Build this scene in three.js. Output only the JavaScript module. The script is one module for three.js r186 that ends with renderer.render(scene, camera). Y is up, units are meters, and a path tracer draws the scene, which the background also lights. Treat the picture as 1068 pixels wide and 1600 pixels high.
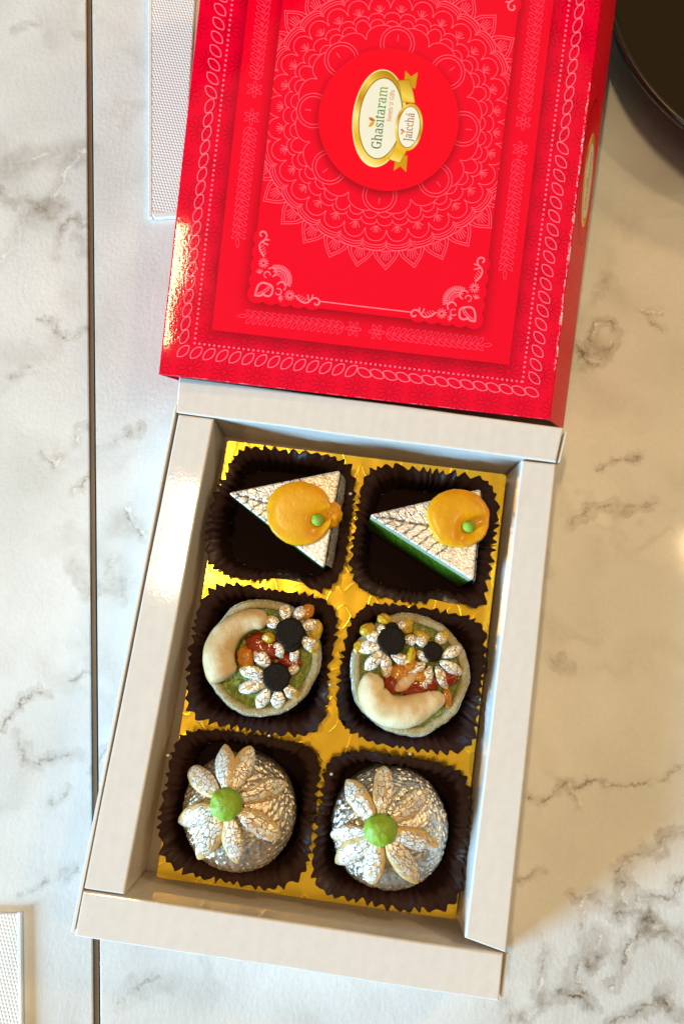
import * as THREE from 'three';
import { mergeGeometries } from 'three/addons/utils/BufferGeometryUtils.js';
import { RectAreaLightUniformsLib } from 'three/addons/lights/RectAreaLightUniformsLib.js';
import { createNoise2D, createNoise3D } from 'simplex-noise';

// ---------------------------------------------------------------- camera, light, exposure
const scene = new THREE.Scene();
const camera = new THREE.PerspectiveCamera(67.3, 683 / 1024, 0.01, 20);
{
  const m = new THREE.Matrix4().makeBasis(
    new THREE.Vector3(0.98996721, -0.00307217, -0.14126387),
    new THREE.Vector3(-0.1391041, 0.1542744, -0.97818682),
    new THREE.Vector3(0.02479855, 0.98802326, 0.15229925));
  camera.quaternion.setFromRotationMatrix(m);
  camera.position.set(0.001524, 0.263625, -0.011209);
  camera.updateMatrixWorld();
}
const renderer = new THREE.WebGLRenderer({ antialias: true });
renderer.setSize(683, 1024);
renderer.toneMapping = THREE.LinearToneMapping;
renderer.toneMappingExposure = 1.08;
renderer.shadowMap.enabled = true;
RectAreaLightUniformsLib.init();
scene.background = new THREE.Color().setRGB(0.08, 0.058, 0.034);
function areaLight(name, rgb, intensity, w, h, at, to) {
  const l = new THREE.RectAreaLight(new THREE.Color().setRGB(...rgb), intensity, w, h);
  l.name = name; l.position.set(...at); l.lookAt(...to); scene.add(l);
  return l;
}
areaLight('window_light', [0.38, 0.73, 1.0], 96, 0.6, 0.6, [-1.65, 0.56, 1.30], [0, 0, 0]);
areaLight('ceiling_bounce_fill', [1.0, 0.74, 0.44], 0.60, 2.2, 2.0, [0.1, 2.1, 0.1], [0, 0, 0]);  // added warm panel standing in for ceiling bounce; brightens upward foil
areaLight('left_lamp_light', [1.0, 0.70, 0.34], 165, 0.075, 0.26, [-0.45, 1.75, -0.19], [-0.45, 0, -0.19001]);
areaLight('right_lamp_light', [1.0, 0.70, 0.34], 100, 0.11, 0.11, [0.85, 1.6, -0.33], [0, 0, 0]);
areaLight('far_right_lamp_light', [1.0, 0.68, 0.32], 66, 0.2, 0.2, [1.2, 1.3, -1.2], [0, 0, 0]);

// ---------------------------------------------------------------- helpers
let seed = 20240611;
const rnd = () => { seed = (seed * 1664525 + 1013904223) >>> 0; return seed / 4294967296; };
const n2 = createNoise2D(rnd), n3 = createNoise3D(rnd);
const fbm2 = (x, y, o = 4) => { let s = 0, a = 0.5; for (let i = 0; i < o; i++) { s += a * n2(x, y); x = x * 2.03 + 17.1; y = y * 2.03 - 9.7; a *= 0.5; } return s; };
const fbm3 = (x, y, z, o = 3) => { let s = 0, a = 0.5; for (let i = 0; i < o; i++) { s += a * n3(x, y, z); x *= 2.03; y *= 2.03; z *= 2.03; a *= 0.5; } return s; };
const clamp = (v, a = 0, b = 1) => Math.min(b, Math.max(a, v));
const lerp = (a, b, t) => a + (b - a) * t;
const smooth = (a, b, v) => { const t = clamp((v - a) / (b - a)); return t * t * (3 - 2 * t); };
const MM = 0.001;
const names = {};
function numbered(n) { const k = names[n] = (names[n] ?? -1) + 1; return k ? `${n}_${String(k).padStart(3, '0')}` : n; }
function tag(o, label, category, group) { Object.assign(o.userData, { label, category }); if (group) o.userData.group = group; return o; }
function thing(name, label, category, [x, y, z], group) {       // a group at the thing's base; millimetres
  const o = new THREE.Group(); o.name = numbered(name); o.position.set(x * MM, y * MM, z * MM); scene.add(o);
  return tag(o, label, category, group);
}
function part(parent, name, geo, mat, label) {                  // geometry in millimetres about the thing's base
  geo.scale(MM, MM, MM);
  const m = new THREE.Mesh(geo, mat); m.name = name; m.castShadow = m.receiveShadow = true;
  if (label) m.userData.label = label;
  parent.add(m); return m;
}
// grid surface: f(u, v) -> [x, y, z], u and v in 0..1
function grid(nu, nv, f, uv = (u, v) => [u, v]) {
  const p = [], t = [], ix = [];
  for (let j = 0; j <= nv; j++) for (let i = 0; i <= nu; i++) { const u = i / nu, v = j / nv; p.push(...f(u, v)); t.push(...uv(u, v)); }
  for (let j = 0; j < nv; j++) for (let i = 0; i < nu; i++) { const a = j * (nu + 1) + i, b = a + nu + 1; ix.push(a, b, a + 1, a + 1, b, b + 1); }
  const g = new THREE.BufferGeometry();
  g.setAttribute('position', new THREE.Float32BufferAttribute(p, 3)); g.setAttribute('uv', new THREE.Float32BufferAttribute(t, 2));
  g.setIndex(ix); g.computeVertexNormals(); return g;
}
// closed-in-u grid: joins the seam's normals
function ringGrid(nu, nv, f, uv) {
  const g = grid(nu, nv, f, uv), n = g.attributes.normal;
  for (let j = 0; j <= nv; j++) {
    const a = j * (nu + 1), b = a + nu, v = new THREE.Vector3(n.getX(a) + n.getX(b), n.getY(a) + n.getY(b), n.getZ(a) + n.getZ(b)).normalize();
    n.setXYZ(a, v.x, v.y, v.z); n.setXYZ(b, v.x, v.y, v.z);
  }
  return g;
}
// upright prism over a polygon of [x, z] corners, with bevelled edges
function prism(corners, y0, y1, bevel = 0.4, segs = 3) {
  const s = new THREE.Shape();
  const c = corners.map(([x, z]) => [x, -z]);
  const area = c.reduce((q, [x, y], i) => { const [a, b] = c[(i + 1) % c.length]; return q + x * b - a * y; }, 0);
  if (area < 0) c.reverse();
  c.forEach(([x, y], i) => i ? s.lineTo(x, y) : s.moveTo(x, y)); s.closePath();
  const g = new THREE.ExtrudeGeometry(s, { depth: y1 - y0 - 2 * bevel, bevelEnabled: bevel > 0, bevelSize: bevel, bevelThickness: bevel, bevelOffset: -bevel, bevelSegments: segs, curveSegments: 12 });
  g.rotateX(-Math.PI / 2); g.translate(0, y0 + bevel, 0); return g;
}
function roundCorners(corners, r, n = 6) {                      // polygon with arcs at its corners
  const out = [];
  corners.forEach(([x, z], i) => {
    const [ax, az] = corners[(i + corners.length - 1) % corners.length], [bx, bz] = corners[(i + 1) % corners.length];
    const la = Math.hypot(ax - x, az - z), lb = Math.hypot(bx - x, bz - z);
    const rr = Array.isArray(r) ? r[i] : r;
    const p = [x + (ax - x) / la * rr, z + (az - z) / la * rr], q = [x + (bx - x) / lb * rr, z + (bz - z) / lb * rr];
    for (let k = 0; k <= n; k++) { const t = k / n, a = (1 - t) ** 2, b = 2 * t * (1 - t), c = t * t; out.push([a * p[0] + b * x + c * q[0], a * p[1] + b * z + c * q[1]]); }
  });
  return out;
}
function dataTex(w, h, f, srgb, wrap = THREE.RepeatWrapping) {   // f(x, y) -> [r, g, b] in 0..1
  const d = new Uint8Array(w * h * 4);
  for (let y = 0; y < h; y++) for (let x = 0; x < w; x++) { const c = f(x, y), k = (y * w + x) * 4; d[k] = clamp(c[0]) * 255; d[k + 1] = clamp(c[1]) * 255; d[k + 2] = clamp(c[2]) * 255; d[k + 3] = 255; }
  const t = new THREE.DataTexture(d, w, h); t.magFilter = t.minFilter = THREE.LinearFilter; t.wrapS = t.wrapT = wrap;
  if (srgb) t.colorSpace = THREE.SRGBColorSpace;
  t.needsUpdate = true; return t;
}
function floatTex(n, f) {                                           // relief without 8-bit steps
  const d = new Float32Array(n * n * 4);
  for (let y = 0; y < n; y++) for (let x = 0; x < n; x++) { const k = (y * n + x) * 4; d[k] = d[k + 1] = d[k + 2] = f(x, y); d[k + 3] = 1; }
  const t = new THREE.DataTexture(d, n, n, THREE.RGBAFormat, THREE.FloatType); t.magFilter = t.minFilter = THREE.LinearFilter; t.wrapS = t.wrapT = THREE.RepeatWrapping; t.needsUpdate = true; return t;
}
const std = (o) => new THREE.MeshStandardMaterial(o);
const phys = (o) => new THREE.MeshPhysicalMaterial(o);
const rgb = (r, g, b) => new THREE.Color().setRGB(r, g, b);
function canvas(w, h) { const c = document.createElement('canvas'); c.width = w; c.height = h; return c; }
function tile(geo, s, ox = 0, oz = 0) {                          // planar uv from x and z, s millimetres to a tile
  const p = geo.attributes.position, t = new Float32Array(p.count * 2);
  for (let i = 0; i < p.count; i++) { t[2 * i] = (p.getX(i) + 0.35 * p.getY(i)) / s + ox; t[2 * i + 1] = (p.getZ(i) + 0.8 * p.getY(i)) / s + oz; }
  geo.setAttribute('uv', new THREE.BufferAttribute(t, 2)); return geo;
}
const torus = (x, y, n, per) => {                                // noise that repeats over per
  const a = x / per * 2 * Math.PI, b = y / per * 2 * Math.PI, k = n / (2 * Math.PI);
  return 0.5 * (n3(Math.cos(a) * k + 3, Math.sin(a) * k, Math.cos(b) * k) + n3(Math.sin(b) * k, Math.cos(a) * k + 7, Math.sin(a) * k + 1));
};

// ---------------------------------------------------------------- table: two marble slabs with a trim strip between them
const TS = 460, TN = 1600;                                       // millimetres and pixels of the marble sheet
const TX = -190, TZ = -290;
{
  const veins = [   // [points, haze width, haze strength, line darkness, pale line]
    [[[-149.8, -162.7], [-143.5, -165.2], [-138.4, -168.5], [-131.9, -170.2], [-125.7, -173.5], [-119.3, -173.3]], 26, 0.34, 0.10, 1],
    [[[-122.4, -171.6], [-125.7, -161.4], [-128.2, -154.5], [-134.6, -147.9], [-137.4, -140.4], [-138.6, -132.5], [-142.1, -126.2]], 12, 0.16, 0.12, 1],
    [[[-146.7, -152.7], [-147.9, -153.6]], 10, 0.5, 0.5, 0],
    [[[-144.5, -148.9], [-137.6, -150.9], [-130.6, -149.8]], 10, 0.3, 0.15, 0],
    [[[-132.1, -147.5], [-126.3, -147.3], [-123.4, -150.0], [-128.9, -153.1]], 14, 0.42, 0.10, 0],
    [[[-122.0, -140.7], [-121.2, -143.9], [-117.4, -146.5], [-113.5, -146.3]], 9, 0.42, 0.30, 1],
    [[[-122.7, -141.7], [-121.8, -134.9], [-123.0, -128.9]], 8, 0.2, 0.12, 0],
    [[[-115.5, -139.1], [-112.5, -136.2], [-111.4, -133.1]], 12, 0.28, 0.12, 0],
    [[[-157.6, -220.1], [-152.5, -222.5], [-148.3, -224.2]], 6, 0.26, 0.1, 0],
    [[[-133.3, -221.9], [-130.0, -220.6]], 8, 0.3, 0.1, 0],
    [[[-106.4, -185.2], [-105.2, -190.8], [-101.8, -195.0]], 12, 0.16, 0.05, 0],
    [[[-124.0, -105.9], [-121.0, -107.3], [-117.2, -104.9], [-115.2, -101.7]], 6, 0.28, 0.35, 1],
    [[[-115.2, -101.7], [-112.0, -100.2], [-107.7, -102.3], [-105.0, -105.1]], 6, 0.28, 0.38, 1],
    [[[-114.4, -100.4], [-115.0, -96.1], [-115.6, -90.0]], 6, 0.12, 0.08, 0],
    [[[-129.5, -82.7], [-126.4, -85.6], [-122.7, -88.0]], 5, 0.26, 0.2, 0],
    [[[-97.4, -70.6], [-100.2, -68.8], [-101.8, -65.3], [-101.7, -62.1]], 9, 0.3, 0.25, 1],
    [[[-112.5, -58.7], [-109.4, -54.9], [-107.2, -52.9], [-106.7, -57.2]], 8, 0.28, 0.22, 1],
    [[[-98.7, -44.9], [-96.1, -47.6], [-93.8, -52.1]], 6, 0.3, 0.38, 1],
    [[[-84.0, -67.8], [-82.1, -70.0], [-80.0, -71.2]], 10, 0.42, 0.35, 0],
    [[[-93.7, -61.3], [-89.7, -64.0], [-86.8, -66.0]], 6, 0.2, 0.12, 0],
    [[[-79.7, -42.8], [-78.1, -41.5], [-76.6, -38.1], [-73.7, -34.8], [-71.9, -32.0]], 8, 0.26, 0.4, 1],
    [[[-80.4, -36.6], [-79.2, -39.9]], 20, 0.25, 0.0, 0],
    [[[-80.7, -26.2], [-81.7, -22.5], [-81.2, -17.5]], 7, 0.16, 0.14, 1],
    [[[-94.6, -22.0], [-91.5, -19.8], [-88.7, -16.7], [-85.8, -11.3]], 16, 0.3, 0.14, 0],
    [[[-83.0, -12.8], [-79.0, -14.9], [-77.0, -16.5], [-74.6, -10.7]], 9, 0.22, 0.14, 0],
    [[[-73.8, -15.7], [-71.0, -17.4]], 8, 0.18, 0.1, 0],
    [[[-103.2, -26.6], [-99.7, -29.4], [-95.1, -31.1]], 20, 0.2, 0.0, 0],
    [[[-107.3, 36.7], [-106.0, 32.7], [-103.4, 28.2], [-99.4, 24.6], [-94.1, 22.4]], 7, 0.3, 0.55, 0],
    [[[-86.8, 17.5], [-83.7, 15.6], [-80.8, 14.4]], 4, 0.22, 0.38, 0],
    [[[-101.8, 38.0], [-99.0, 40.9], [-96.8, 45.1], [-92.7, 46.2], [-90.2, 43.8], [-86.6, 42.4], [-82.1, 41.0], [-78.5, 42.1]], 9, 0.24, 0.3, 0],
    [[[-86.4, 56.3], [-82.6, 55.8], [-79.8, 52.9]], 6, 0.26, 0.35, 0],
    [[[-72.9, 44.2], [-71.8, 40.9], [-70.2, 38.0]], 10, 0.4, 0.4, 1],
    [[[-72.5, 48.6], [-70.1, 45.4]], 8, 0.3, 0.25, 1],
    [[[-90.3, 86.7], [-84.6, 83.6], [-81.3, 79.2], [-75.2, 77.9], [-72.1, 76.7]], 6, 0.24, 0.28, 0],
    [[[-52.5, 113.5], [-48.4, 109.1], [-45.2, 106.0], [-36.9, 104.1]], 16, 0.24, 0.25, 0],
    // right side
    [[[69.1, -123.4], [73.2, -119.1], [78.4, -117.5], [81.5, -123.9], [83.2, -130.3], [80.0, -134.7], [75.5, -133.6], [74.1, -129.0], [75.0, -124.2]], 9, 0.34, 0.42, 1],
    [[[69.1, -118.1], [72.6, -120.0], [76.6, -121.6], [78.6, -124.7]], 20, 0.42, 0.35, 0],
    [[[90.0, -140.1], [94.9, -139.3], [99.5, -139.9]], 5, 0.22, 0.35, 1],
    [[[94.5, -138.7], [96.6, -135.6], [98.7, -132.5]], 6, 0.26, 0.3, 0],
    [[[73.5, -140.2], [75.5, -143.9], [78.4, -153.1]], 9, 0.24, 0.12, 0],
    [[[81.8, -79.3], [86.0, -82.2], [89.5, -84.1], [93.4, -85.6], [95.6, -86.3]], 6, 0.34, 0.45, 0],
    [[[72.2, -57.9], [75.4, -61.5], [80.1, -64.4], [86.0, -67.1], [91.7, -67.9], [97.0, -69.1], [101.7, -70.7]], 10, 0.36, 0.42, 0],
    [[[88.5, -63.8], [92.7, -66.7]], 8, 0.26, 0.1, 0],
    [[[71.5, -12.1], [74.2, -11.2], [77.4, -9.1]], 12, 0.3, 0.15, 0],
    [[[69.0, 34.0], [71.9, 34.2], [75.5, 31.9], [80.2, 28.0], [88.0, 26.0], [91.5, 23.1]], 6, 0.3, 0.55, 0],
    [[[81.0, 28.2], [83.8, 30.7], [85.3, 33.7]], 6, 0.18, 0.25, 1],
    [[[91.7, 25.5], [99.5, 25.2], [110.8, 22.4], [114.3, 18.6], [117.1, 16.1]], 5, 0.18, 0.35, 0],
    [[[67.5, 59.4], [72.3, 57.5], [76.6, 54.9]], 5, 0.3, 0.4, 0],
    [[[86.7, 61.7], [89.4, 59.7], [92.6, 58.5]], 9, 0.38, 0.4, 1],
    [[[98.9, 54.5], [101.0, 50.6], [102.8, 47.2], [108.4, 44.8], [112.1, 43.9], [112.7, 41.4], [116.2, 37.7], [119.8, 36.8]], 11, 0.42, 0.5, 1],
    [[[101.4, 54.5], [102.3, 56.3], [101.4, 59.6], [102.4, 61.4]], 14, 0.45, 0.4, 1],
    [[[101.3, 63.1], [100.3, 66.3]], 9, 0.32, 0.25, 0],
    [[[105.9, 58.9], [110.4, 59.1], [115.6, 57.9], [118.7, 55.1], [119.3, 52.3], [120.8, 50.1]], 10, 0.4, 0.4, 1],
    [[[110.1, 61.1], [109.7, 65.4], [108.7, 69.0], [105.5, 73.7], [103.1, 79.4], [100.8, 85.8], [99.7, 87.4]], 12, 0.4, 0.45, 1],
    [[[110.5, 65.6], [114.4, 68.2], [118.5, 68.7], [122.4, 71.6]], 14, 0.4, 0.35, 1],
    [[[95.5, 72.4], [93.9, 77.3], [90.9, 80.0], [89.2, 83.3], [90.4, 87.6], [92.3, 90.4]], 18, 0.48, 0.42, 1],
    [[[98.8, 77.3], [95.7, 78.2], [92.7, 81.6]], 9, 0.34, 0.4, 1],
    [[[89.6, 60.9], [89.3, 66.8], [89.0, 73.0]], 6, 0.2, 0.25, 1],
    [[[79.5, 80.1], [78.6, 87.4], [77.1, 92.6]], 10, 0.3, 0.25, 1],
    [[[74.6, 99.3], [80.1, 94.0], [84.9, 89.6], [89.5, 90.8], [93.8, 92.8], [95.9, 94.7]], 10, 0.4, 0.5, 1],
    [[[101.8, 97.2], [105.2, 94.5], [110.2, 91.6], [114.5, 89.4], [117.7, 89.4], [120.3, 92.7], [123.9, 91.8]], 10, 0.45, 0.5, 1],
    [[[117.8, 85.2], [116.8, 88.7]], 12, 0.45, 0.3, 0],
    [[[68.0, 94.6], [69.6, 98.2], [70.8, 101.7]], 16, 0.35, 0.2, 0],
  ];
  for (let i = 0; i < 46; i++) {                                  // the slab goes on outside the picture
    let x = TX + rnd() * TS, z = TZ + rnd() * TS, a = rnd() * 6.28; const pts = [];
    if (x > -175 && x < 120 && z > -240 && z < 118) continue;
    for (let k = 0; k < 6; k++) { pts.push([x, z]); a += (rnd() - 0.5) * 1.4; x += Math.cos(a) * 6; z += Math.sin(a) * 6; }
    veins.push([pts, 8 + rnd() * 10, 0.3, 0.35 * rnd(), i % 2]);
  }
  const K = TN / TS, cz = canvas(TN, TN), g = cz.getContext('2d');
  const stroke = (pts, w, a, style, jit) => {
    g.globalAlpha = a; g.strokeStyle = style; g.lineWidth = w; g.lineCap = g.lineJoin = 'round'; g.beginPath();
    pts.forEach(([x, z], i) => {
      const px = (x - TX) * K, pz = (z - TZ) * K;
      if (!i) return g.moveTo(px, pz);
      const [ax, az] = pts[i - 1], n = 12;
      for (let k = 1; k <= n; k++) {
        const t = k / n, xx = lerp(ax, x, t), zz = lerp(az, z, t);
        g.lineTo((xx - TX + jit * (n2(xx * 0.2 + 5, zz * 0.2) + 0.45 * n2(xx * 0.9, zz * 0.9 + 3))) * K, (zz - TZ + jit * (n2(xx * 0.2, zz * 0.2 + 31) + 0.45 * n2(xx * 0.9 + 8, zz * 0.9))) * K);
      }
    });
    g.stroke();
  };
  g.fillStyle = '#000'; g.fillRect(0, 0, TN, TN); g.globalCompositeOperation = 'lighter';
  for (const [pts, w, haze, line, pale] of veins) {
    for (let k = 0; k < 9; k++) stroke(pts, w * 1.9 * (1 - k / 9.4), haze / 9.5, '#f00', 0.6 + 0.4 * k);
    if (line) { stroke(pts, 2.6, line * 0.22, '#0f0', 0.9); stroke(pts, 1.7, line * 0.85, '#0f0', 1.25); stroke(pts, 1.3, line * 0.55, '#0f0', -0.9); }
    if (pale) stroke(pts.map(([x, z]) => [x + 0.45, z - 0.3]), 2.0, 0.9, '#00f', 1.0);
  }
  const id = g.getImageData(0, 0, TN, TN).data;
  const color = dataTex(TN, TN, (x, y) => {
    const X = x / K + TX, Z = y / K + TZ;
    const wx = 1.5 * fbm2(X * 0.09 + 60, Z * 0.09, 4) + 0.5 * n2(X * 0.7, Z * 0.7), wz = 1.5 * fbm2(X * 0.09, Z * 0.09 + 90, 4) + 0.5 * n2(X * 0.7 + 9, Z * 0.7);
    const fx = clamp(x + wx * K, 0, TN - 1.01), fy = clamp(y + wz * K, 0, TN - 1.01), ix = fx | 0, iy = fy | 0, k0 = (iy * TN + ix) * 4, tx = fx - ix, ty = fy - iy;
    const mask = (c) => lerp(lerp(id[k0 + c], id[k0 + 4 + c], tx), lerp(id[k0 + 4 * TN + c], id[k0 + 4 * TN + 4 + c], tx), ty) / 255;
    const cloud = fbm2(X * 0.016, Z * 0.016, 4), fine = fbm2(X * 0.35 + 3, Z * 0.35, 3);
    const rv = 1 - Math.abs(fbm2(X * 0.011 + 3 + 0.35 * cloud, Z * 0.011 + 0.35 * cloud, 3)) * 2.6, soft = smooth(0.35, 1.0, rv) * smooth(-0.25, 0.35, fbm2(X * 0.02 + 70, Z * 0.02, 2));
    const haze = mask(0) * clamp(0.9 + 0.7 * fbm2(X * 0.10 + 40, Z * 0.10, 3) + 0.35 * fine, 0, 1.5) + 0.21 * soft * (0.8 + 0.8 * fine);
    const line = mask(1) * clamp(0.62 + 0.9 * n2(X * 0.16, Z * 0.16 + 77));
    const pale = mask(2) * clamp(0.5 + n2(X * 0.1 + 9, Z * 0.1));
    let v = 0.868 + 0.05 * cloud + 0.014 * fine;
    v -= 0.28 * haze + 0.44 * line; v += 0.15 * pale;
    const warm = haze * 0.045 + line * 0.05;
    return [v + warm - 0.004, v + 0.25 * warm, v - 0.6 * warm + 0.002];
  }, true, THREE.MirroredRepeatWrapping);
  const B = 768, BS = 96;
  const bump = dataTex(B, B, (x, y) => { const v = 0.5 + 0.32 * torus(x, y, 46, B) + 0.2 * torus(x, y, 110, B) + 0.12 * torus(x, y, 240, B); return [v, v, v]; });
  bump.repeat.set(TS / BS, TS / BS);
  const marble = phys({ color: 0xffffff, map: color, roughness: 0.42, bumpMap: bump, bumpScale: 0.00009, clearcoat: 0.25, clearcoatRoughness: 0.08 });
  const table = new THREE.Group(); table.name = 'tabletop'; table.userData.kind = 'structure'; scene.add(table);
  const a = [-130.4, -236.8], b = [-58.4, 120.3];
  const seam = (z, d) => a[0] + (b[0] - a[0]) * (z - a[1]) / (b[1] - a[1]) + d;
  const slab = (cs) => { const q = prism(cs, -18, 0, 0.35, 2), p = q.attributes.position, t = []; for (let i = 0; i < p.count; i++) t.push((p.getX(i) - TX) / TS, (p.getZ(i) + 0.3 * p.getY(i) - TZ) / TS); q.setAttribute('uv', new THREE.Float32BufferAttribute(t, 2)); return q; };
  part(table, 'marble_slab', slab([[-620, -620], [seam(-620, -1.25), -620], [seam(620, -1.25), 620], [-620, 620]]), marble);
  part(table, 'marble_slab', slab([[seam(-620, 1.25), -620], [620, -620], [620, 620], [seam(620, 1.25), 620]]), marble);
  part(table, 'trim_strip', prism([[seam(-620, -0.85), -620], [seam(-620, 0.55), -620], [seam(620, 0.55), 620], [seam(620, -0.85), 620]], -14, -0.7, 0.2, 1), std({ color: rgb(0.20, 0.14, 0.095), roughness: 0.5 }));
  part(table, 'joint_base', prism([[seam(-620, -6), -620], [seam(-620, 6), -620], [seam(620, 6), 620], [seam(620, -6), 620]], -20, -18.2, 0, 1), std({ color: rgb(0.02, 0.016, 0.014), roughness: 0.9 }));
}

// ---------------------------------------------------------------- tray box of white card
const cardBump = dataTex(512, 512, (x, y) => { const v = 0.5 + 0.42 * torus(x, y, 26, 512) + 0.18 * torus(x, y, 64, 512); return [v, v, v]; });
const cardMap = dataTex(512, 512, (x, y) => { const v = 0.985 + 0.018 * torus(x, y, 8, 512) + 0.012 * torus(x, y, 120, 512) - 0.03 * smooth(0.46, 0.55, torus(x + 50, y, 60, 512)); return [v, v, v - 0.004]; }, true);
const card = phys({ color: rgb(0.83, 0.785, 0.765), map: cardMap, roughness: 0.06, specularIntensity: 0.7, bumpMap: cardBump, bumpScale: 0.000010 });
const cardEdge = std({ color: rgb(0.82, 0.81, 0.80), roughness: 0.6 });
const RIM = 26;
{
  const t = thing('tray_box', 'open white glossy card tray holding six sweets in dark paper cups', 'box', [0, 0, 0]);
  const bowed = (cs, q) => cs.flatMap(([x, z], i) => { const [a, b] = cs[(i + 1) % cs.length], l = Math.hypot(a - x, b - z), n = l > 20 ? 14 : 1; return Array.from({ length: n }, (_, k) => { const f = k / n, o = n > 1 ? 0.22 * n2(f * 2.2 + q, i * 3.1) * Math.sin(f * Math.PI) : 0; return [lerp(x, a, f) - (b - z) / l * o, lerp(z, b, f) + (a - x) / l * o]; }); });
  const panel = (cs, y1, dy = 0) => tile(prism(bowed(cs, rnd() * 50), 0.7, y1, 0.55, 3), 30, rnd(), rnd());
  part(t, 'rim_panel', panel([[-60.5, -71.8], [-49.1, -71.9], [-51.1, 72.4], [-63.0, 72.5]], RIM), card);
  part(t, 'rim_panel', panel([[49.4, -72.2], [60.2, -72.5], [60.2, 72.3], [48.1, 70.0]], RIM), card);
  part(t, 'rim_panel', panel([[-62.5, -84.2], [61.4, -84.6], [60.1, -73.0], [-61.4, -72.2]], RIM + 0.15), card);
  part(t, 'rim_panel', panel([[-63.1, 73.1], [59.5, 72.6], [59.6, 85.3], [-63.1, 85.5]], RIM + 0.1), card);
  // thin outer walls that stand a little proud of the rim
  part(t, 'outer_wall', tile(prism([[-62.2, -74.8], [-61.4, -74.9], [-63.4, 84.3], [-64.4, 84.5]], 0.3, RIM + 0.1, 0.15, 1), 30), cardEdge);
  part(t, 'outer_wall', tile(prism([[60.5, 72.7], [61.0, 72.6], [60.7, 84.3], [60.2, 84.4]], 0.3, RIM - 0.6, 0.12, 1), 30), cardEdge);
  part(t, 'outer_wall', tile(prism([[62.0, -83.5], [62.7, -83.6], [61.5, -73.3], [60.8, -73.2]], 0.3, RIM - 0.3, 0.15, 1), 30), cardEdge);
  part(t, 'base_panel', prism([[-62, -82], [60, -82], [59, 84], [-62, 84]], 0.1, 0.65, 0.1, 1), card);
}

// ---------------------------------------------------------------- gold insert with six holes
const goldBump = floatTex(512, (x, y) => { const r = 1 - Math.abs(torus(x, y, 7, 512)) * 2, v = 0.45 + 0.36 * torus(x, y, 6, 512) + 0.16 * Math.pow(clamp(r), 14); return v; });
const gold = std({ color: rgb(0.74, 0.48, 0.04), metalness: 1, roughness: 0.22, bumpMap: goldBump, bumpScale: 0.00026 });
const cups = [   // centre x, z, half x, half z at the rim
  [-24.0, -45.2, 22.0, 21.2], [22.8, -45.6, 21.8, 20.8],
  [-23.2, 0.7, 21.8, 21.4], [24.2, -0.4, 21.6, 21.0],
  [-23.0, 46.0, 22.6, 21.2], [24.4, 45.8, 22.4, 21.0],
];
{
  const t = thing('gold_insert', 'shiny gold foil insert with six holes lying inside the white tray', 'insert', [0, 0.7, 0]);
  const o = [[-46.3, -68.6], [47.6, -70.2], [47.3, 69.9], [-45.3, 70.9]];
  const s = new THREE.Shape(roundCorners(o, 0.8, 3).map(([x, z]) => new THREE.Vector2(x, -z)));
  for (const [x, z] of cups) {
    const w = 20.9, d = 20.2, n = 64, pts = [];
    for (let i = 0; i < n; i++) {                                  // a square hole with round ears at its corners
      const a = -i / n * 2 * Math.PI, c = Math.cos(a), q = Math.sin(a);
      const r = 1 / Math.pow(Math.abs(c) ** 7 + Math.abs(q) ** 7, 1 / 7) * (1 + 0.015 * Math.sin(a * 8));
      pts.push(new THREE.Vector2(x + w * r * c, -(z + d * r * q)));
    }
    s.holes.push(new THREE.Path(pts));
  }
  const top = new THREE.ExtrudeGeometry(s, { depth: 0.35, bevelEnabled: true, bevelSize: 0.15, bevelThickness: 0.15, bevelSegments: 2 });
  top.rotateX(-Math.PI / 2); top.translate(0, 10.8, 0);
  part(t, 'top_sheet', tile(top, 60, 0.2, 0.1), gold);
  const flange = (a, b) => { const dx = b[0] - a[0], dz = b[1] - a[1], l = Math.hypot(dx, dz), nx = dz / l * 0.4, nz = -dx / l * 0.4; return tile(prism([a, b, [b[0] - nx, b[1] - nz], [a[0] - nx, a[1] - nz]], 0.1, 10.7, 0.08, 1), 50); };
  for (let i = 0; i < 4; i++) part(t, 'side_flange', flange(o[i], o[(i + 1) % 4]), gold);
}

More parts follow.
